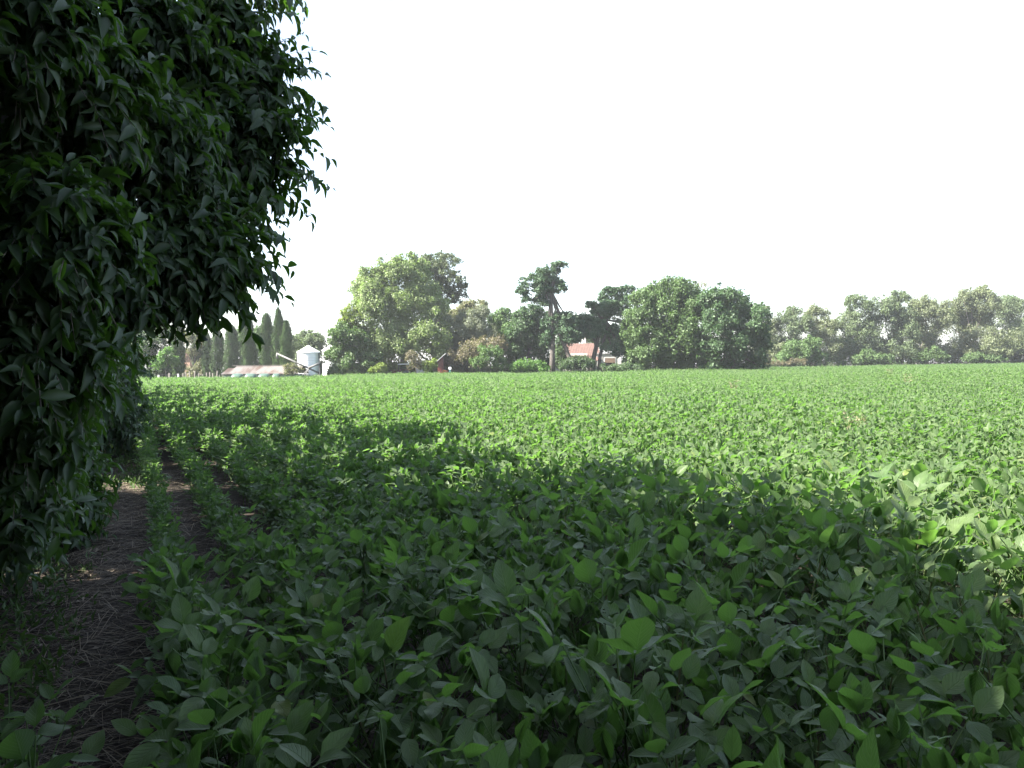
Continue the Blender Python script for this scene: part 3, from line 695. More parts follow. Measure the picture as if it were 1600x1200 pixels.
def gable(root, c, w, d, h, rh, wall, roofm, roof_name='roof', eave=.25):
    """walls with gables at the x ends under a ridge along x"""
    x, y = w / 2, d / 2
    V = [(-x, -y, 0), (x, -y, 0), (x, y, 0), (-x, y, 0), (-x, -y, h), (x, -y, h), (x, y, h), (-x, y, h), (-x, 0, h + rh), (x, 0, h + rh)]
    m = MB(); m.add([np.array(p) + c for p in V], [(0, 1, 5, 4), (2, 3, 7, 6), (1, 2, 6, 9, 5), (3, 0, 4, 8, 7)]); m.build('wall', wall, root)
def slope_sheet(x0, x1, y0, z0, y1, z1, wave=0.0, pitch=.2, th=.03):
    """a roof sheet from the eave line (y0,z0) to the ridge (y1,z1), corrugated across x"""
    n = max(2, int((x1 - x0) / pitch * 4)) if wave else 2
    xs = np.linspace(x0, x1, n); dz = wave * np.sin(xs / pitch * 2 * math.pi)
    V = [(x, y0, z0 + w) for x, w in zip(xs, dz)] + [(x, y1, z1 + w) for x, w in zip(xs, dz)]
    V += [(x, y0, z0 + w - th) for x, w in zip(xs, dz)] + [(x, y1, z1 + w - th) for x, w in zip(xs, dz)]
    Fs = [(i, i + 1, n + i + 1, n + i) for i in range(n - 1)] + [(2 * n + i + 1, 2 * n + i, 3 * n + i, 3 * n + i + 1) for i in range(n - 1)]
    Fs += [(2 * n + i, 2 * n + i + 1, i + 1, i) for i in range(n - 1)]
    m = MB(); m.add(V, Fs); return m

def shed():
    Y = 97.0; a = at(357, 582, Y); b = at(474, 580, Y); x0, x1 = a[0], b[0]; zE = 1.12; zR = 2.05
    root = empty('tin_shed', ((x0 + x1) / 2, Y, 0), 'long low tin shed under a rusty corrugated roof beside the metal silo', 'shed')
    w = x1 - x0; d = 4.6
    MB().box((0, -d / 2 + .1, .5), (w - .5, .06, 1.0)).build('front_wall', tin_m, root)
    MB().box((0, d / 2 - .1, .5), (w - .5, .06, 1.0)).build('back_wall', tin_m, root)
    for sx in (-1, 1): MB().box((sx * (w / 2 - .28), 0, .5), (.06, d - .3, 1.0)).build('end_wall', tin_m, root)
    n = 9; r = np.random.default_rng(5)
    for i in range(n):
        xa = -w / 2 + i * w / n; sk = 0
        z = r.uniform(-.02, .02)
        for sgn, nm in ((-1, 'roof_sheet'), (1, 'roof_sheet')):
            hip = 1.5 if i == 0 else 0
            m = slope_sheet(xa + .01, xa + w / n + .05, sgn * (d / 2 + .2), zE + z, 0, zR + z - (0 if i else .25), .035, .19)
            o = m.build(nm, rust_m, root)
    MB().box((0, 0, zR + .05), (w - 1, .35, .05)).build('ridge_cap', rust_m, root)
    MB().box((0, -d / 2 - .12, zE - .1), (w, .06, .12)).build('fascia', dark_steel_m, root)
shed()
def bale(px, w, label, Y=92.0, top=583.5):
    c = at(px, top, Y); h = max(c[2], .9); r_ = h / 2; L = w * Y / F
    m = MB()
    ts = np.linspace(-1, 1, 9); pts = [(t * L / 2, 0, r_) for t in ts]; rad = r_ * np.array([.55, .88, .97, 1, 1, 1, .97, .88, .55])
    root = m.tube(pts, rad, 16).build('wrapped_bale', wrap_m, None, (c[0], Y, 0), smooth=True)
    tag(root, label, 'bale', 'pale green wrapped bales in front of the shed')
bale(371, 19, 'pale green wrapped bale at the left corner of the shed')
bale(392, 19, 'pale green wrapped bale second from the shed corner')
bale(413, 19, 'pale green wrapped bale before the middle of the shed')
bale(432, 13, 'small pale green wrapped bale nearest the straggly tan bush')

def silo(name, px, w, top, eave, Y, label, mat, door=True):
    c = at(px, eave, Y); s = Y / F; rad = w * s / 2; zE = c[2]; zT = at(px, top, Y)[2]
    root = empty(name, (c[0], Y, 0), label, 'silo')
    prof = []
    n = 64
    for i in range(n + 1):
        z = zE * i / n; prof.append((rad * (1 + .009 * math.sin(z * 2 * math.pi / .22)), z))
    MB().lathe(prof, n=40).build('body', mat, root, smooth=True)
    cone = MB(); nr = 24
    V = []; 
    for k, t in enumerate(np.linspace(0, 1, 5)):
        for j in range(nr * 2):
            rr = (rad * 1.07) * (1 - t) + .22 * t; a = math.pi * j / nr
            V.append((rr * math.cos(a), rr * math.sin(a), zE - .05 + (zT - zE) * .92 * t + (.035 if j % 2 == 0 else 0) * (1 - t * .6)))
    m = nr * 2
    cone.add(V, [(k * m + j, k * m + (j + 1) % m, (k + 1) * m + (j + 1) % m, (k + 1) * m + j) for k in range(4) for j in range(m)])
    cone.build('roof', galv2_m, root)
    MB().lathe([(.01, zT + .02), (.16, zT), (.26, zT - .1), (.26, zT - .22)], n=16).build('roof_cap', galv2_m, root, smooth=True)
    MB().lathe([(rad * 1.08, zE - .02), (rad * 1.09, zE - .1), (rad * 1.03, zE - .1)], n=40).build('eave_ring', galv2_m, root)
    for a in (-2.95, -.2, -1.5, 1.5):
        x, y = rad * 1.03 * math.cos(a), rad * 1.03 * math.sin(a)
        if a == -1.5: continue
        MB().box((x, y, zE / 2), (.1, .1, zE), a).build('stiffener', dark_steel_m, root)
    return root
silo('metal_silo', 482, 34, 540, 550, 101, 'round galvanised grain silo with conical roof beside the rusty shed', galv_m)
silo('white_silo', 519, 30, 538, 547, 108, 'plain white silo half hidden behind the dark broad tree', galv2_m)

def auger():
    Y = 95.5
    root = empty('grain_auger', at(503, 590, Y) * [1, 1, 0], 'long grey grain auger tube slanting up to the left over the shed roof', 'auger')
    o = np.array(root.location)
    a, b = at(503, 585, Y), at(432, 552, Y)
    MB().tube(np.array([a, b]) - o, .11, 10).build('tube', steel_m, root, smooth=True)
    c = at(433, 553, Y); MB().tube(np.array([c, c - [0, 0, .55]]) - o, .13, 8).build('spout', steel_m, root, smooth=True)
    p, q = at(474, 571.5, Y - .4), at(470, 590, Y - .4)
    MB().tube(np.array([at(482, 576, Y - .5), at(468, 592, Y - .5)]) - o, .055, 6).build('frame_leg', steel_m, root)
    MB().tube(np.array([at(482, 576, Y + .5), at(473, 592, Y + .5)]) - o, .055, 6).build('frame_leg', steel_m, root)
    g = at(478, 592, Y); 
    for sy in (-.9, .9):
        m = MB(); m.tube([(at(472, 590, Y)[0] - o[0], sy - .09, .33), (at(472, 590, Y)[0] - o[0], sy + .09, .33)], .33, 16); m.build('wheel', dark_steel_m, root)
    root2 = empty('loading_conveyor', at(470, 590, Y) * [1, 1, 0] + [0, -1.6, 0], 'short grey conveyor slanting up to the right against the metal silo', 'conveyor')
    o2 = np.array(root2.location)
    MB().tube(np.array([at(482, 575, Y - 1.6), at(500, 567.5, Y - 1.6)]) - o2, .12, 8).build('tube', steel_m, root2, smooth=True)
    MB().tube(np.array([at(484, 575, Y - 1.6), at(472, 592, Y - 1.6)]) - o2, .06, 6).build('frame_leg', steel_m, root2)
    MB().tube(np.array([at(499, 568, Y - 1.6), at(500, 592, Y - 1.6)]) - o2, .06, 6).build('frame_leg', dark_steel_m, root2)
auger()

def window(root, cx, cz, w, h, y, shutter=True):
    f = MB()
    for sx in (-1, 1): f.box((cx + sx * (w / 2 + .05), y - .03, cz), (.1, .08, h + .2))
    for sz in (-1, 1): f.box((cx, y - .03, cz + sz * (h / 2 + .05)), (w, .08, .1))
    fo = f.build('window', white_m, root)
    MB().box((cx, y - .012, cz), (w, .02, h)).build('pane', dark_m, fo)
    if shutter: MB().box((cx, y - .06, cz + h * .22), (w, .05, h * .55)).build('shutter', brown_m, fo)
def house():
    Y = 122.0; s = Y / F
    xl, xr = at(868, 580, Y)[0], at(934, 580, Y)[0]; zE = at(900, 556, Y)[2]; zR = at(905, 536.5, Y)[2]
    root = empty('farmhouse', ((xl + xr) / 2, Y, 0), 'white farmhouse under a red tiled roof behind the old cypresses', 'house')
    w = xr - xl; d = 7.0
    gable(root, np.zeros(3), w - .4, d - .8, zE, zR - zE - .1, white_m, tile_m)
    n = 12
    zm = zE + .62 * (zR - zE)
    rf = None
    for sgn in (-1, 1):
        o = slope_sheet(-w / 2, w / 2, sgn * (d / 2 + .3), zE - .05, 0, zR, .02, .24, .06).build('roof', tile_m, root)
        rf = o if sgn < 0 else rf
    MB().box((1.2, .4, zR + .35), (.55, .55, 1.0)).build('chimney', white_m, rf)
    # verandah roof in front with a pale fascia
    zf = at(900, 549, Y - 4.5)[2]
    slope_sheet(-w / 2 + .8, w / 2 - .2, -d / 2 - 2.2, zE - .75, -d / 2 - .1, zE - .12, .05, .32, .06).build('verandah_roof', tile_m, root)
    MB().box((-.6, -d / 2 - .15, zE + .13), (w - 2.6, .14, .4)).build('parapet', white_m, root)
    for k in range(4): MB().box((-w / 2 + 1 + k * (w - 1.6) / 3, -d / 2 - 2.1, (zE - .8) / 2), (.16, .16, zE - .8)).build('verandah_post', white_m, root)
    window(root, -1.2, 1.5, 1.0, 1.2, -(d - .8) / 2)
    Y2 = 118.0
    xl, xr = at(931, 580, Y2)[0], at(970, 580, Y2)[0]; h = at(950, 553, Y2)[2]
    r2_ = empty('white_outbuilding', ((xl + xr) / 2, Y2, 0), 'flat-roofed white block with a brown shuttered window right of the farmhouse', 'building')
    w = xr - xl
    MB().box((0, 2, h / 2), (w, 4, h)).build('wall', white_m, r2_)
    MB().box((0, 2, h + .06), (w + .3, 4.3, .14)).build('roof', grey_wall_m, r2_)
    cx = at(953, 565, Y2)[0] - (xl + xr) / 2
    window(r2_, cx, at(953, 566, Y2)[2], 1.5, 1.25, 0)
    MB().box((-w / 2 + .9, -.03, h / 2), (.14, .06, h - .02)).build('pilaster', white_m, r2_)
    MB().tube([(w / 2 + .12, -.1, 0), (w / 2 + .12, -.1, h)], .06, 6).build('downpipe', dark_steel_m, r2_)
house()
def lowwall(name, pxl, pxr, top, Y, mat, label, cat, capm=None, th=.25):
    xl, xr = at(pxl, 580, Y)[0], at(pxr, 580, Y)[0]; h = at((pxl + pxr) / 2, top, Y)[2]
    root = empty(name, ((xl + xr) / 2, Y, 0), label, cat)
    MB().box((0, 0, h / 2), (xr - xl, th, h)).build('panel', mat, root)
    MB().box((0, 0, h + .04), (xr - xl + .1, th + .12, .08)).build('coping', capm or mat, root)
lowwall('white_wall', 846, 861, 566, 113, white_m, 'short white garden wall seen beside the tall cypress trunk', 'wall')
lowwall('white_wall', 969, 982, 564, 124, white_m, 'short white wall between the white block and the huge rounded tree', 'wall')
lowwall('white_wall', 866, 880, 570, 116, white_m, 'low white wall between the two cypress stems', 'wall')
lowwall('grey_wall', 650, 664, 564, 106, grey_wall_m, 'grey concrete wall left of the small red shed', 'wall')
def farm_block(pxl, pxr, top, Y, mat, roofm, label, rh=.9):
    xl, xr = at(pxl, 580, Y)[0], at(pxr, 580, Y)[0]; h = at((pxl + pxr) / 2, top, Y)[2] - rh
    root = empty('low_building', ((xl + xr) / 2, Y, 0), label, 'building'); w = xr - xl
    gable(root, np.zeros(3), w, 5, h, rh, mat, roofm)
    for sgn in (-1, 1): slope_sheet(-w / 2 - .2, w / 2 + .2, sgn * 2.8, h - .08, 0, h + rh + .04, .03, .2).build('roof', roofm, root)
    window(root, -w * .2, h * .55, .9, .9, -2.5)
farm_block(370, 462, 557, 140, white_m, galv2_m, 'white farm building showing between the cypress trunks behind the shed')
farm_block(283, 306, 548, 138, terra_m, tile_m, 'terracotta building at the left end of the cypress row')
def redshed():
    Y = 104; xl, xr = at(685, 580, Y)[0], at(694, 580, Y)[0]; s = Y / F
    root = empty('red_shed', ((xl + xr) / 2, Y, 0), 'small red walled shed with a slanting grey roof beside the brown bush', 'shed')
    w = xr - xl; h0, h1 = at(682, 565, Y)[2], at(694, 557, Y)[2]
    m = MB(); V = [(-w / 2, -1.2, 0), (w / 2, -1.2, 0), (w / 2, 1.2, 0), (-w / 2, 1.2, 0), (-w / 2, -1.2, h0), (w / 2, -1.2, h1), (w / 2, 1.2, h1), (-w / 2, 1.2, h0)]
    m.add(V, [(0, 1, 5, 4), (1, 2, 6, 5), (2, 3, 7, 6), (3, 0, 4, 7)]); m.build('wall', red_m, root)
    m = MB(); e = .35
    k = (h1 - h0) / w
    q = [(-w / 2 - e, -1.5, h0 - e * k + .02), (w / 2 + e, -1.5, h1 + e * k + .02), (w / 2 + e, 1.5, h1 + e * k + .02), (-w / 2 - e, 1.5, h0 - e * k + .02)]
    m.add(q + [(a, b, c + .12) for a, b, c in q], [(3, 2, 1, 0), (4, 5, 6, 7), (0, 1, 5, 4), (1, 2, 6, 5), (2, 3, 7, 6), (3, 0, 4, 7)]); m.build('roof', grey_wall_m, root)
redshed()
def drum():
    Y = 99.5; c = at(693, 578, Y)
    o = MB().lathe([(.01, 0), (.36, 0), (.38, .06), (.36, .1), (.36, .5), (.385, .53), (.36, .56), (.36, 1.0), (.385, 1.03), (.36, 1.08), (.30, 1.1), (.01, 1.1)], n=20).build('orange_drum', orange_m, None, (c[0], Y, 0), smooth=True)
    o.rotation_euler = (0, R(9), 0); o.scale = (1, 1, 1.12)
    tag(o, 'bright orange drum standing tilted in front of the small red shed', 'drum')
    c = at(703, 577, Y)
    root = empty('gas_bottle_post', (c[0], Y, 0), 'slim teal post with a pale cap right of the orange drum', 'post')
    MB().box((0, 0, .65), (.14, .14, 1.3)).build('shaft', teal_m, root); MB().box((0, 0, 1.45), (.34, .2, .3)).build('cap', galv2_m, root)
drum()
def tractor():
    Y = 106.0; c = at(628, 580, Y); s = Y / F
    root = empty('red_tractor', (c[0], Y, 0), 'small red tractor with white canopy roof parked under the tallest pale tree', 'tractor')
    MB().box((-.75, 0, .95), (1.35, .62, .55)).box((-.75, 0, 1.27), (1.25, .5, .1)).build('bonnet', red_m, root)
    MB().box((.35, 0, .8), (1.1, .7, .35)).build('body', red_m, root)
    MB().box((.25, 0, 2.02), (1.45, 1.25, .1)).box((.25, 0, 2.1), (1.2, 1.0, .07)).build('roof', white_m, root)
    for x in (-.35, .85):
        for y in (-.55, .55): MB().tube([(x, y, .9), (x, y, 1.98)], .04, 6).build('pillar', dark_steel_m, root)
    MB().box((.55, 0, 1.12), (.45, .5, .12)).box((.76, 0, 1.35), (.1, .5, .45)).build('seat', dark_m, root)
    for y in (-.7, .7):
        for nm, x, rad, wd in (('rear_wheel', .7, .62, .36), ('front_wheel', -1.1, .36, .22)):
            m = MB(); m.lathe([(rad * .5, -wd / 2), (rad * .93, -wd / 2), (rad, -wd / 3), (rad, wd / 3), (rad * .93, wd / 2), (rad * .5, wd / 2)], n=20)
            v_ = [(x + a, y + c_, rad + b) for a, b, c_ in m.v]; m.v = v_
            w = m.build(nm, dark_steel_m, root, smooth=True)
            m2 = MB().tube([(x, y - wd * .3, rad), (x, y + wd * .3, rad)], rad * .52, 16); m2.build('rim', red_m, w)
        MB().box((.7, y, 1.32), (1.0, .4, .07)).build('mudguard', red_m, root)
    MB().tube([(-.95, .2, 1.3), (-.95, .2, 1.95)], .04, 6).build('exhaust', dark_steel_m, root)
tractor()
def fence():
    Y = 96.0
    x0 = at(238, 590, Y)[0]; root = empty('wire_fence', (x0, Y, 0), 'old wire fence of uneven posts, two with white tops, before the cypresses', 'fence')
    xs = [248, 265, 279, 285, 290, 297, 304, 311, 317, 322, 328, 333, 339, 343, 348, 352]
    r = np.random.default_rng(4); hs = [at(250, 586, Y)[2], at(265, 583, Y)[2], at(279, 584, Y)[2]]
    for i, x in enumerate(xs):
        h = hs[i] if i < 3 else r.uniform(1.0, 1.55)
        px_ = at(x, 590, Y)[0] - x0
        w = .17 if i < 3 else .11
        o = MB().box((px_ + r.normal(0, .03), r.normal(0, .1), h / 2), (w, w, h), 0, ('Y', r.normal(0, .04))).build('post', paint_m if i in (0, 2) else wood_m, root)
    L = at(352, 590, Y)[0] - x0
    for z in (.5, .85, 1.15): MB().tube([(0, 0, z), (L / 2, 0, z - .03), (L, 0, z)], .008, 4).build('wire', dark_steel_m, root)
fence()

# ------------------------------------------------------------------ the glossy leaved hedge on the left
def sprig_leaves(base, d, n, L, r, up=.0):
    """leaves hanging along twigs that start at base and run along d (both (k,3)); returns leaf P, D, N, size and twig polylines"""
    k = len(base); tl = r.uniform(.16, .34, k)
    tips = []
    P, D, N, S_ = [], [], [], []
    side = norm(np.cross(d, [0, 0, 1.0]) + 1e-4)
    for j in range(n):
        t = (j + .6) / n
        p = base + d * (tl * t)[:, None] + np.array([0, 0, -1.0]) * (tl * .30 * t * t)[:, None]
        sg = 1 if j % 2 else -1
        dd = norm(d * r.uniform(.15, .8, (k, 1)) + side * sg * r.uniform(.2, 1.0, (k, 1)) + np.array([0, 0, -1.0]) * r.uniform(.0, 1.15, (k, 1)) + .28 * r.standard_normal((k, 3)))
        nn = norm(np.array([0, 0, 1.0]) * .8 + d * .7 + .35 * r.standard_normal((k, 3)))
        P.append(p); D.append(dd); N.append(nn); S_.append(L * r.uniform(.5, 1.25, k) * (1 - .35 * (t > .9)))
    tips = base + d * tl[:, None] + np.array([0, 0, -.30]) * tl[:, None]
    return np.concatenate(P), np.concatenate(D), np.concatenate(N), np.concatenate(S_), tips
def twigs(base, tips, r, rad=.0028):
    k = len(base); mid = (base + tips) / 2 + [0, 0, .02]
    a = np.array([[1, 0, 0], [-.5, .87, 0], [-.5, -.87, 0]])
    V = np.concatenate([base[:, None] + a * rad * 1.3, mid[:, None] + a * rad, tips[:, None] + a * rad * .5], 1).reshape(-1, 3)
    q = np.array([[i * 3 + j, i * 3 + (j + 1) % 3, (i + 1) * 3 + (j + 1) % 3, (i + 1) * 3 + j] for i in range(2) for j in range(3)])
    Q = (q[None] + (np.arange(k) * 9)[:, None, None]).reshape(-1, 4)
    return V, Q
def lobe_sprigs(L3, counts, r, skin=.62):
    """twig starts spread through lobes, running outwards"""
    B, D = [], []
    for c, n in zip(L3, counts):
        d = unit(r, n); rad = r.uniform(skin, 1.0, (n, 1))
        B.append(c[:3] + d * (c[3:] * rad - np.minimum(.22, .45 * c[3:])))
        D.append(norm(d * .9 + .45 * r.standard_normal((n, 3)) + [0, 0, -.05]))
    return np.concatenate(B), np.concatenate(D)
def arch_mesh(L=1.0, Wd=.42):
    V, Q, T = leaf_cloud(np.zeros((1, 3)), np.array([[0, 1.0, 0]]), np.array([[0, 0, 1.0]]), 1.0, Wd, 'arch', rng); return V, Q, T
def limb_tree(root, o3, base, L3, r, tr, m=bark_m):
    top = np.array([base[0], base[1], L3[:, 2].mean()]); mid = (base + top) / 2 + [r.normal(0, .08), r.normal(0, .08), 0]
    MB().tube(np.array([base - [0, 0, .1], mid, top]) - o3, [tr * 1.3, tr, tr * .5], 9).build('trunk', m, root, smooth=True)
    for c in L3:
        st = mid + (top - mid) * r.random(); e = c[:3]
        MB().tube(np.array([st, (st + e) / 2 + [0, 0, .12], e]) - o3, [tr * .4, tr * .26, tr * .1], 6, cap=False).build('limb', m, root, smooth=True)

def PXL(px, py, Y, a, b, dr=None):
    c = at(px, py, Y); s = Y / F; return (*c, a * s, (dr if dr else min(a, b) * s), b * s)
def UVL(u, v, z, ru, rz):
    return (*W(u, v, z), ru, ru, rz)
def near_tree():
    r = np.random.default_rng(101)
    Ls = [(PXL(345, 30, 4.7, 66, 90), 210), (PXL(386, 120, 4.7, 50, 66, .22), 85), (PXL(386, 235, 4.6, 54, 56, .22), 85), (PXL(335, 190, 4.5, 80, 105, .30), 180),
          (PXL(318, 318, 4.4, 62, 50, .3), 150), (PXL(334, 392, 4.2, 46, 48, .24), 110), (PXL(285, 405, 4.1, 64, 40), 190), (PXL(250, 370, 4.0, 90, 70), 250),
          (PXL(240, 220, 4.0, 110, 110), 300), (PXL(240, 60, 4.2, 120, 110), 300), (PXL(120, 120, 3.4, 110, 120), 280), (PXL(90, 350, 3.1, 95, 100), 230),
          (PXL(165, 425, 3.8, 70, 50), 180), (PXL(60, 530, 3.2, 60, 60), 150), (PXL(40, 660, 3.5, 46, 70), 140), (PXL(40, 20, 3.0, 80, 90), 170), (PXL(30, 780, 4.0, 50, 50), 90)]
    L3 = np.array([a for a, _ in Ls]); cnt = [int(c * 1.25) for _, c in Ls]
    base = W(-1.55, 3.6); o3 = base.copy()
    root = empty('privet_tree', base, 'large dark glossy leaved hedge tree overhanging the left of the path, nearest the camera', 'tree')
    B, D = lobe_sprigs(L3, cnt, r, .2)
    for q, ns in ((0, 16), (1, 22), (2, 24), (4, 8), (5, 16)):        # sprays reaching out over the field
        c = L3[q]; a = r.uniform(-1.25, 1.1, ns)
        out = np.cos(a)[:, None] * _r + np.sin(a)[:, None] * _u + r.normal(0, .25, (ns, 3))
        B = np.concatenate([B, c[:3] + norm(out) * c[3:] * r.uniform(.75, .95, (ns, 1))]); D = np.concatenate([D, norm(out * [1, 1, .6] + [0, 0, .1])])
    P, DD, N, S_, tips = sprig_leaves(B, D, 9, .096, r)
    # upper crown, above the frame: it carries the shade on the field
    up = np.array([UVL(-.6, 4.3, 4.1, .9, .85), UVL(-1.4, 3.2, 3.95, 1.2, 1.1), UVL(-.9, 2.6, 3.6, .8, .8), UVL(-1.6, 4.6, 4.3, 1.1, 1.1), UVL(-2.2, 3.6, 3.6, 1.1, 1.5), UVL(-2.0, 3.2, 2.0, .9, 1.6), UVL(-1.9, 3.0, .7, .8, .8), UVL(-1.9, 4.4, .8, .8, .9), UVL(-1.8, 2.1, .7, .6, .7)])
    B2, D2 = lobe_sprigs(up, [430, 560, 300, 500, 420, 420, 300, 300, 220], r, .5)
    P2, DD2, N2, S2, tips2 = sprig_leaves(B2, D2, 8, .14, r)
    P, DD, N, S_ = np.concatenate([P, P2]), np.concatenate([DD, DD2]), np.concatenate([N, N2]), np.concatenate([S_, S2])
    keep = (np.linalg.norm(P - CAM, axis=1) > 1.15) & (P[:, 2] > .15)
    P, DD, N, S_ = P[keep], DD[keep], N[keep], S_[keep]
    # the 300 leaves that show largest are parts of their own
    px, py, dz = proj(P); inview = (px > 0) & (px < 560) & (py > 0) & (py < 900) & (dz > .5)
    dist = np.linalg.norm(P - CAM, axis=1)
    score = np.where(inview, S_ / dist, 0); big = np.argsort(-score)[:300]
    mask = np.ones(len(P), bool); mask[big] = False
    aV, aQ, aT = arch_mesh()
    lm = [mesh_np('hedge_leaf', aV, aQ, m, tint=np.full(len(aV), t), smooth=True) for m, t in ((glossy_m, .1), (glossy_m, .5), (glossy_m, .9), (glossy_lit_m, .4))]
    for i in big:
        d = DD[i] / np.linalg.norm(DD[i]); x = np.cross(d, N[i]); x /= np.linalg.norm(x); nn = np.cross(x, d)
        lit_leaf = px[i] < 130 and 170 < py[i] < 420 and r.random() < .5  # some leaves at the left edge are coloured as sunlit
        o = bpy.data.objects.new('leaf', lm[3] if lit_leaf else lm[r.integers(3)]); C.objects.link(o); o.parent = root
        mw = Matrix.Identity(4); p = P[i] - o3; s = float(S_[i])
        for k in range(3): mw[k][0] = x[k] * s; mw[k][1] = d[k] * s; mw[k][2] = nn[k] * s; mw[k][3] = p[k]
        o.matrix_local = mw
    V, Q, T = leaf_cloud(P[mask] - o3, DD[mask], N[mask], S_[mask], S_[mask] * .42, 'arch', r)
    o = link('foliage', mesh_np('foliage', V, Q, glossy_m, tint=T, smooth=True), root); o['kind'] = 'stuff'
    tb, tt = np.concatenate([B, B2]), np.concatenate([tips, tips2]); kp = np.linalg.norm(tt - CAM, axis=1) > 1.2
    V, Q = twigs(tb[kp] - o3, tt[kp] - o3, r)
    o = link('twigs', mesh_np('twigs', V, Q, twig_m), root); o['kind'] = 'stuff'
    limb_tree(root, o3, base, np.concatenate([L3, up]), r, .13)
near_tree()

def hedge_tree(v, label, H=5.2, face=-.25, leaf=.12, seed=0, nspr=2600, bulge=0.0, dense=1.0, name='privet_tree'):
    """one tree of the hedge, leafy from the ground up; u < face at the path side"""
    r = np.random.default_rng(200 + seed)
    base = W(-1.7, v); o3 = base.copy()
    root = empty(name, base, label, 'tree', 'glossy leaved trees of the left hedge')
    L3, back = [], []
    for z, ru in ((.7, .75), (1.7, .95), (2.8, 1.1), (3.8, 1.1), (H - .8, .85)):
        for k in range(3):
            uu = face - ru * .85 + r.normal(0, .12) - k * .85 + (bulge if 2 < z < 4.5 else 0)
            (L3 if k == 0 else back).append(UVL(uu, v + r.uniform(-.75, .75), z + r.normal(0, .15), ru * r.uniform(.85, 1.1), r.uniform(.7, .95)))
    L3, back = np.array(L3), np.array(back)
    n = int(nspr / len(L3))
    B, D = lobe_sprigs(L3, [n] * len(L3), r, .55)
    P, DD, N, S_, tips = sprig_leaves(B, D, 7, leaf, r)
    n1 = len(P)
    B2, D2 = lobe_sprigs(back, [270 if v > 3 else 230] * len(back), r, .3)
    P2, DD2, N2, S2, _ = sprig_leaves(B2, D2, 7, .34 if v > 5 else .27, r)
    P, DD, N, S_ = np.concatenate([P, P2]), np.concatenate([DD, DD2]), np.concatenate([N, N2]), np.concatenate([S_, S2])
    first = np.arange(len(P)) < n1
    keep = (P[:, 2] > .06) & (np.linalg.norm(P - CAM, axis=1) > 1.1)
    if v < 3:
        uu, vv = UV(P); keep &= uu < -.55
    P, DD, N, S_, first = P[keep], DD[keep], N[keep], S_[keep], first[keep]
    o = None
    for nm, sel_, kd, wd in (('foliage', first, 'arch' if v < 14 else 'duo', .44), ('inner_foliage', ~first, 'duo', .5)):
        V, Q, T = leaf_cloud(P[sel_] - o3, DD[sel_], N[sel_], S_[sel_], S_[sel_] * wd, kd, r)
        o = link(nm, mesh_np(nm, V, Q, glossy_m, tint=T, smooth=True), root); o['kind'] = 'stuff'
    V, Q = twigs(B - o3, tips - o3, r, .004); o = link('twigs', mesh_np('twigs', V, Q, twig_m), root); o['kind'] = 'stuff'
    limb_tree(root, o3, base, np.concatenate([L3, back[::3]]), r, .12)
def added_shade_tree(bu, bv, H, label):  # unseen tree, added to keep sky light off the near crop
    r = np.random.default_rng(int(H * 10) + 400); base = W(bu, bv); root = empty('added_shade_tree', base, label, 'tree', 'unseen trees added behind the camera for shade')
    L3 = np.array([UVL(bu + r.normal(0, .7), bv + r.normal(0, .7), z, ru, 1.3) for z, ru in ((1.2, 1.3), (2.4, 1.7), (3.6, 2.0), (4.8, 2.2), (6.0, 2.2), (7.0, 2.0), (H - .9, 1.4))])
    B, D = lobe_sprigs(L3, [330] * len(L3), r, .3)
    P, DD, N, S_, tips = sprig_leaves(B, D, 7, .28, r)
    V, Q, T = leaf_cloud(P - base, DD, N, S_, S_ * .46, 'duo', r)
    link('crown', mesh_np('crown', V, Q, glossy_m, tint=T), root)
    limb_tree(root, base, base, L3, r, .18)
hedge_tree(-2.4, 'hedge tree standing behind the camera on the left of the path', 5.4, -1.0, .2, 1, 1900)
hedge_tree(2.1, 'unseen hedge tree added to block sun behind the overhanging tree, left of the camera', 4.15, -1.35, .18, 3, 2400)  # out of view, added to stop sun leaking onto the bottom rows
hedge_tree(4.3, 'unseen hedge tree added to block sun behind the trunk of the overhanging tree', 4.5, -1.9, .18, 4, 2000)  # unseen back line, added against sun patches on the first rows
hedge_tree(.6, 'hedge tree at the left shoulder of the camera', 5.2, -.9, .18, 2, 2600)
for bx_, by_, bh_, nm in ((-1.2, -3.9, 8.5, 'tall unseen tree added behind the camera to shade the crop, nearest the hedge'), (2.0, -4.0, 9.0, 'tall unseen tree added straight behind the camera to shade the crop'), (5.4, -4.6, 8.0, 'tall unseen tree added behind the camera to shade the crop, farthest from the hedge')):
    q = np.array([bx_, by_, 0.0]); bu, bv = q @ EU, q @ EV
    added_shade_tree(bu, bv, bh_, nm)
names = ['second hedge tree along the path after the overhanging one', 'third hedge tree along the path, dark to the ground', 'fourth hedge tree along the path, deep in shade',
         'fifth hedge tree along the path', 'sixth hedge tree, halfway along the hedge', 'seventh hedge tree along the path', 'eighth hedge tree, towards the far end of the path',
         'ninth hedge tree along the path, far away', 'tenth hedge tree along the path, far away', 'eleventh hedge tree near the far end', 'twelfth hedge tree near the far end', 'last hedge tree before the sunlit field corner']
vs = [6.3, 8.8, 11.4, 14.2, 17.2, 20.4, 23.8, 27.6, 31.8, 36.5, 41.5, 47.0]
hs = [6.1, 5.0, 5.6, 6.3, 5.9, 5.0, 4.6, 5.4, 5.0, 4.4, 5.2, 4.6]
for i, (v_, h_, nm) in enumerate(zip(vs, hs, names)):
    hedge_tree(v_, nm, h_, -.30 + .25 * math.sin(i * 1.7) + (.25 if i > 3 else 0), .12 if i < 3 else .16 if i < 6 else .22, 10 + i, 2600 if i < 3 else 1700 if i < 6 else 1100)

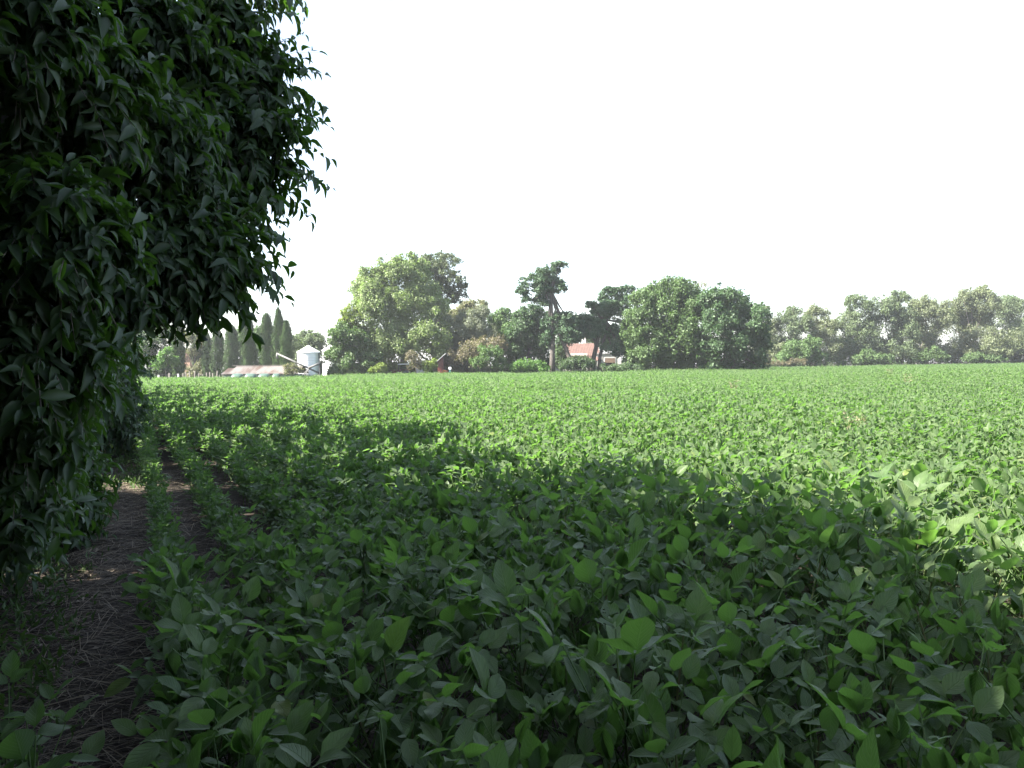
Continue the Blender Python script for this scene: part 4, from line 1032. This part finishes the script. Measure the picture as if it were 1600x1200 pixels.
# ------------------------------------------------------------------ path litter and weeds
def straw():
    r = np.random.default_rng(301); n = 15000
    v_ = r.uniform(1.5, 14, n); u_ = r.normal(-.35, .55, n); u_[: n // 4] = r.uniform(-1.5, 4, n // 4); kp = v_ * .9 - u_ * .43 > 2.2; u_, v_ = u_[kp], v_[kp]; n = len(u_)
    P = u_[:, None] * EU + v_[:, None] * EV; P[:, 2] = r.uniform(.012, .05, n)
    a = r.normal(.3, .9, n); D = np.stack([np.cos(a), np.sin(a), r.normal(0, .12, n)], 1); N = np.array([0, 0, 1.0]) + .3 * r.standard_normal((n, 3))
    L = r.gamma(2.2, .055, n) + .03
    V, Q, T = leaf_cloud(P, D, N, L * 1.25, r.uniform(.0018, .0048, n), 'blade', r)
    tag(link('straw_litter', mesh_np('straw_litter', V, Q, straw_m, tint=T)), 'dry straw and stalks littering the dark path', kind='stuff')
    n = 450; v_ = r.uniform(1.5, 13, n); u_ = r.normal(-.9, .5, n)
    P = u_[:, None] * EU + v_[:, None] * EV; P[:, 2] = r.uniform(.015, .05, n)
    V, Q, T = leaf_cloud(P, unit(r, n) * [1, 1, .25], np.array([0, 0, 1.0]) + .4 * r.standard_normal((n, 3)), r.uniform(.04, .09, n), r.uniform(.015, .035, n), 'duo', r)
    tag(link('fallen_leaves', mesh_np('fallen_leaves', V, Q, straw_m, tint=T)), 'dry fallen leaves under the hedge', kind='stuff')
straw()
def weeds():
    r = np.random.default_rng(302); Ps, Ds, Ls = [], [], []
    for _ in range(340):
        v_ = r.uniform(3.5, 30); u_ = r.normal(-.62, .16) if v_ < 12 else r.uniform(-.6, .15)
        k = r.integers(8, 26); c = W(u_, v_); h = r.uniform(.06, .26)
        P = c + r.normal(0, .07, (k, 3)) * [1, 1, 0]; P[:, 2] = r.uniform(0, h * .6, k)
        Ps.append(P); Ds.append(unit(r, k) + [0, 0, .9]); Ls.append(r.uniform(.03, .10, k))
    P, D, L = np.concatenate(Ps), np.concatenate(Ds), np.concatenate(Ls)
    V, Q, T = leaf_cloud(P, D, unit(r, len(P)), L, L * .28, 'duo', r)
    tag(link('weeds', mesh_np('weeds', V, Q, g_mid, tint=T)), 'low green weeds between the hedge and the path', kind='stuff')
weeds()
def tall_weed(px, py, h, Y, m, label):
    r = np.random.default_rng(int(px)); b = at(px, py, Y); root = empty('tall_weed', (b[0], Y, 0), label, 'weed')
    H = .62 + h
    for k in range(4):
        a = r.uniform(0, 6.28); tip = np.array([.16 * math.cos(a), .16 * math.sin(a), H * r.uniform(.75, 1)])
        MB().tube([(0, 0, 0), tip * [.3, .3, .55], tip], [.007, .005, .003], 4).build('stem', straw_m if m is straw_m else soy_stem_m, root)
    n = 90; z = r.uniform(.45, 1, n); a = r.uniform(0, 6.28, n); P = np.stack([.15 * z * np.cos(a), .15 * z * np.sin(a), z * H], 1)
    V, Q, T = leaf_cloud(P, unit(r, n) + [0, 0, .6], unit(r, n), r.uniform(.05, .11, n), r.uniform(.02, .04, n), 'duo', r)
    link('leaves', mesh_np('leaves', V, Q, m, tint=T), root)
tall_weed(1390, 585, .55, 45, g_brown, 'reddish dry weed sticking out of the far crop before the right tree line')
tall_weed(1418, 595, .45, 33, g_khaki, 'pale yellow weed standing above the crop on the right')
tall_weed(1146, 610, .4, 30, g_brown, 'brown dry weed stalk above the crop in the middle distance')
tall_weed(1336, 690, .25, 12, g_khaki, 'pale whitish weed in the sunlit crop on the right')

# ------------------------------------------------------------------ air
HAZE = 0.00032
if HAZE:
    m, n, l = newmat('haze'); out = n.new('ShaderNodeOutputMaterial'); pv = n.new('ShaderNodeVolumePrincipled')
    pv.inputs['Color'].default_value = (.92, .95, 1, 1); pv.inputs['Density'].default_value = HAZE; pv.inputs['Anisotropy'].default_value = .3
    l.new(pv.outputs[0], out.inputs['Volume'])
    o = MB().box((0, 0, 12), (1420 * 1.5, 1420 * 1.5, 26)).build('haze', m); o['kind'] = 'stuff'
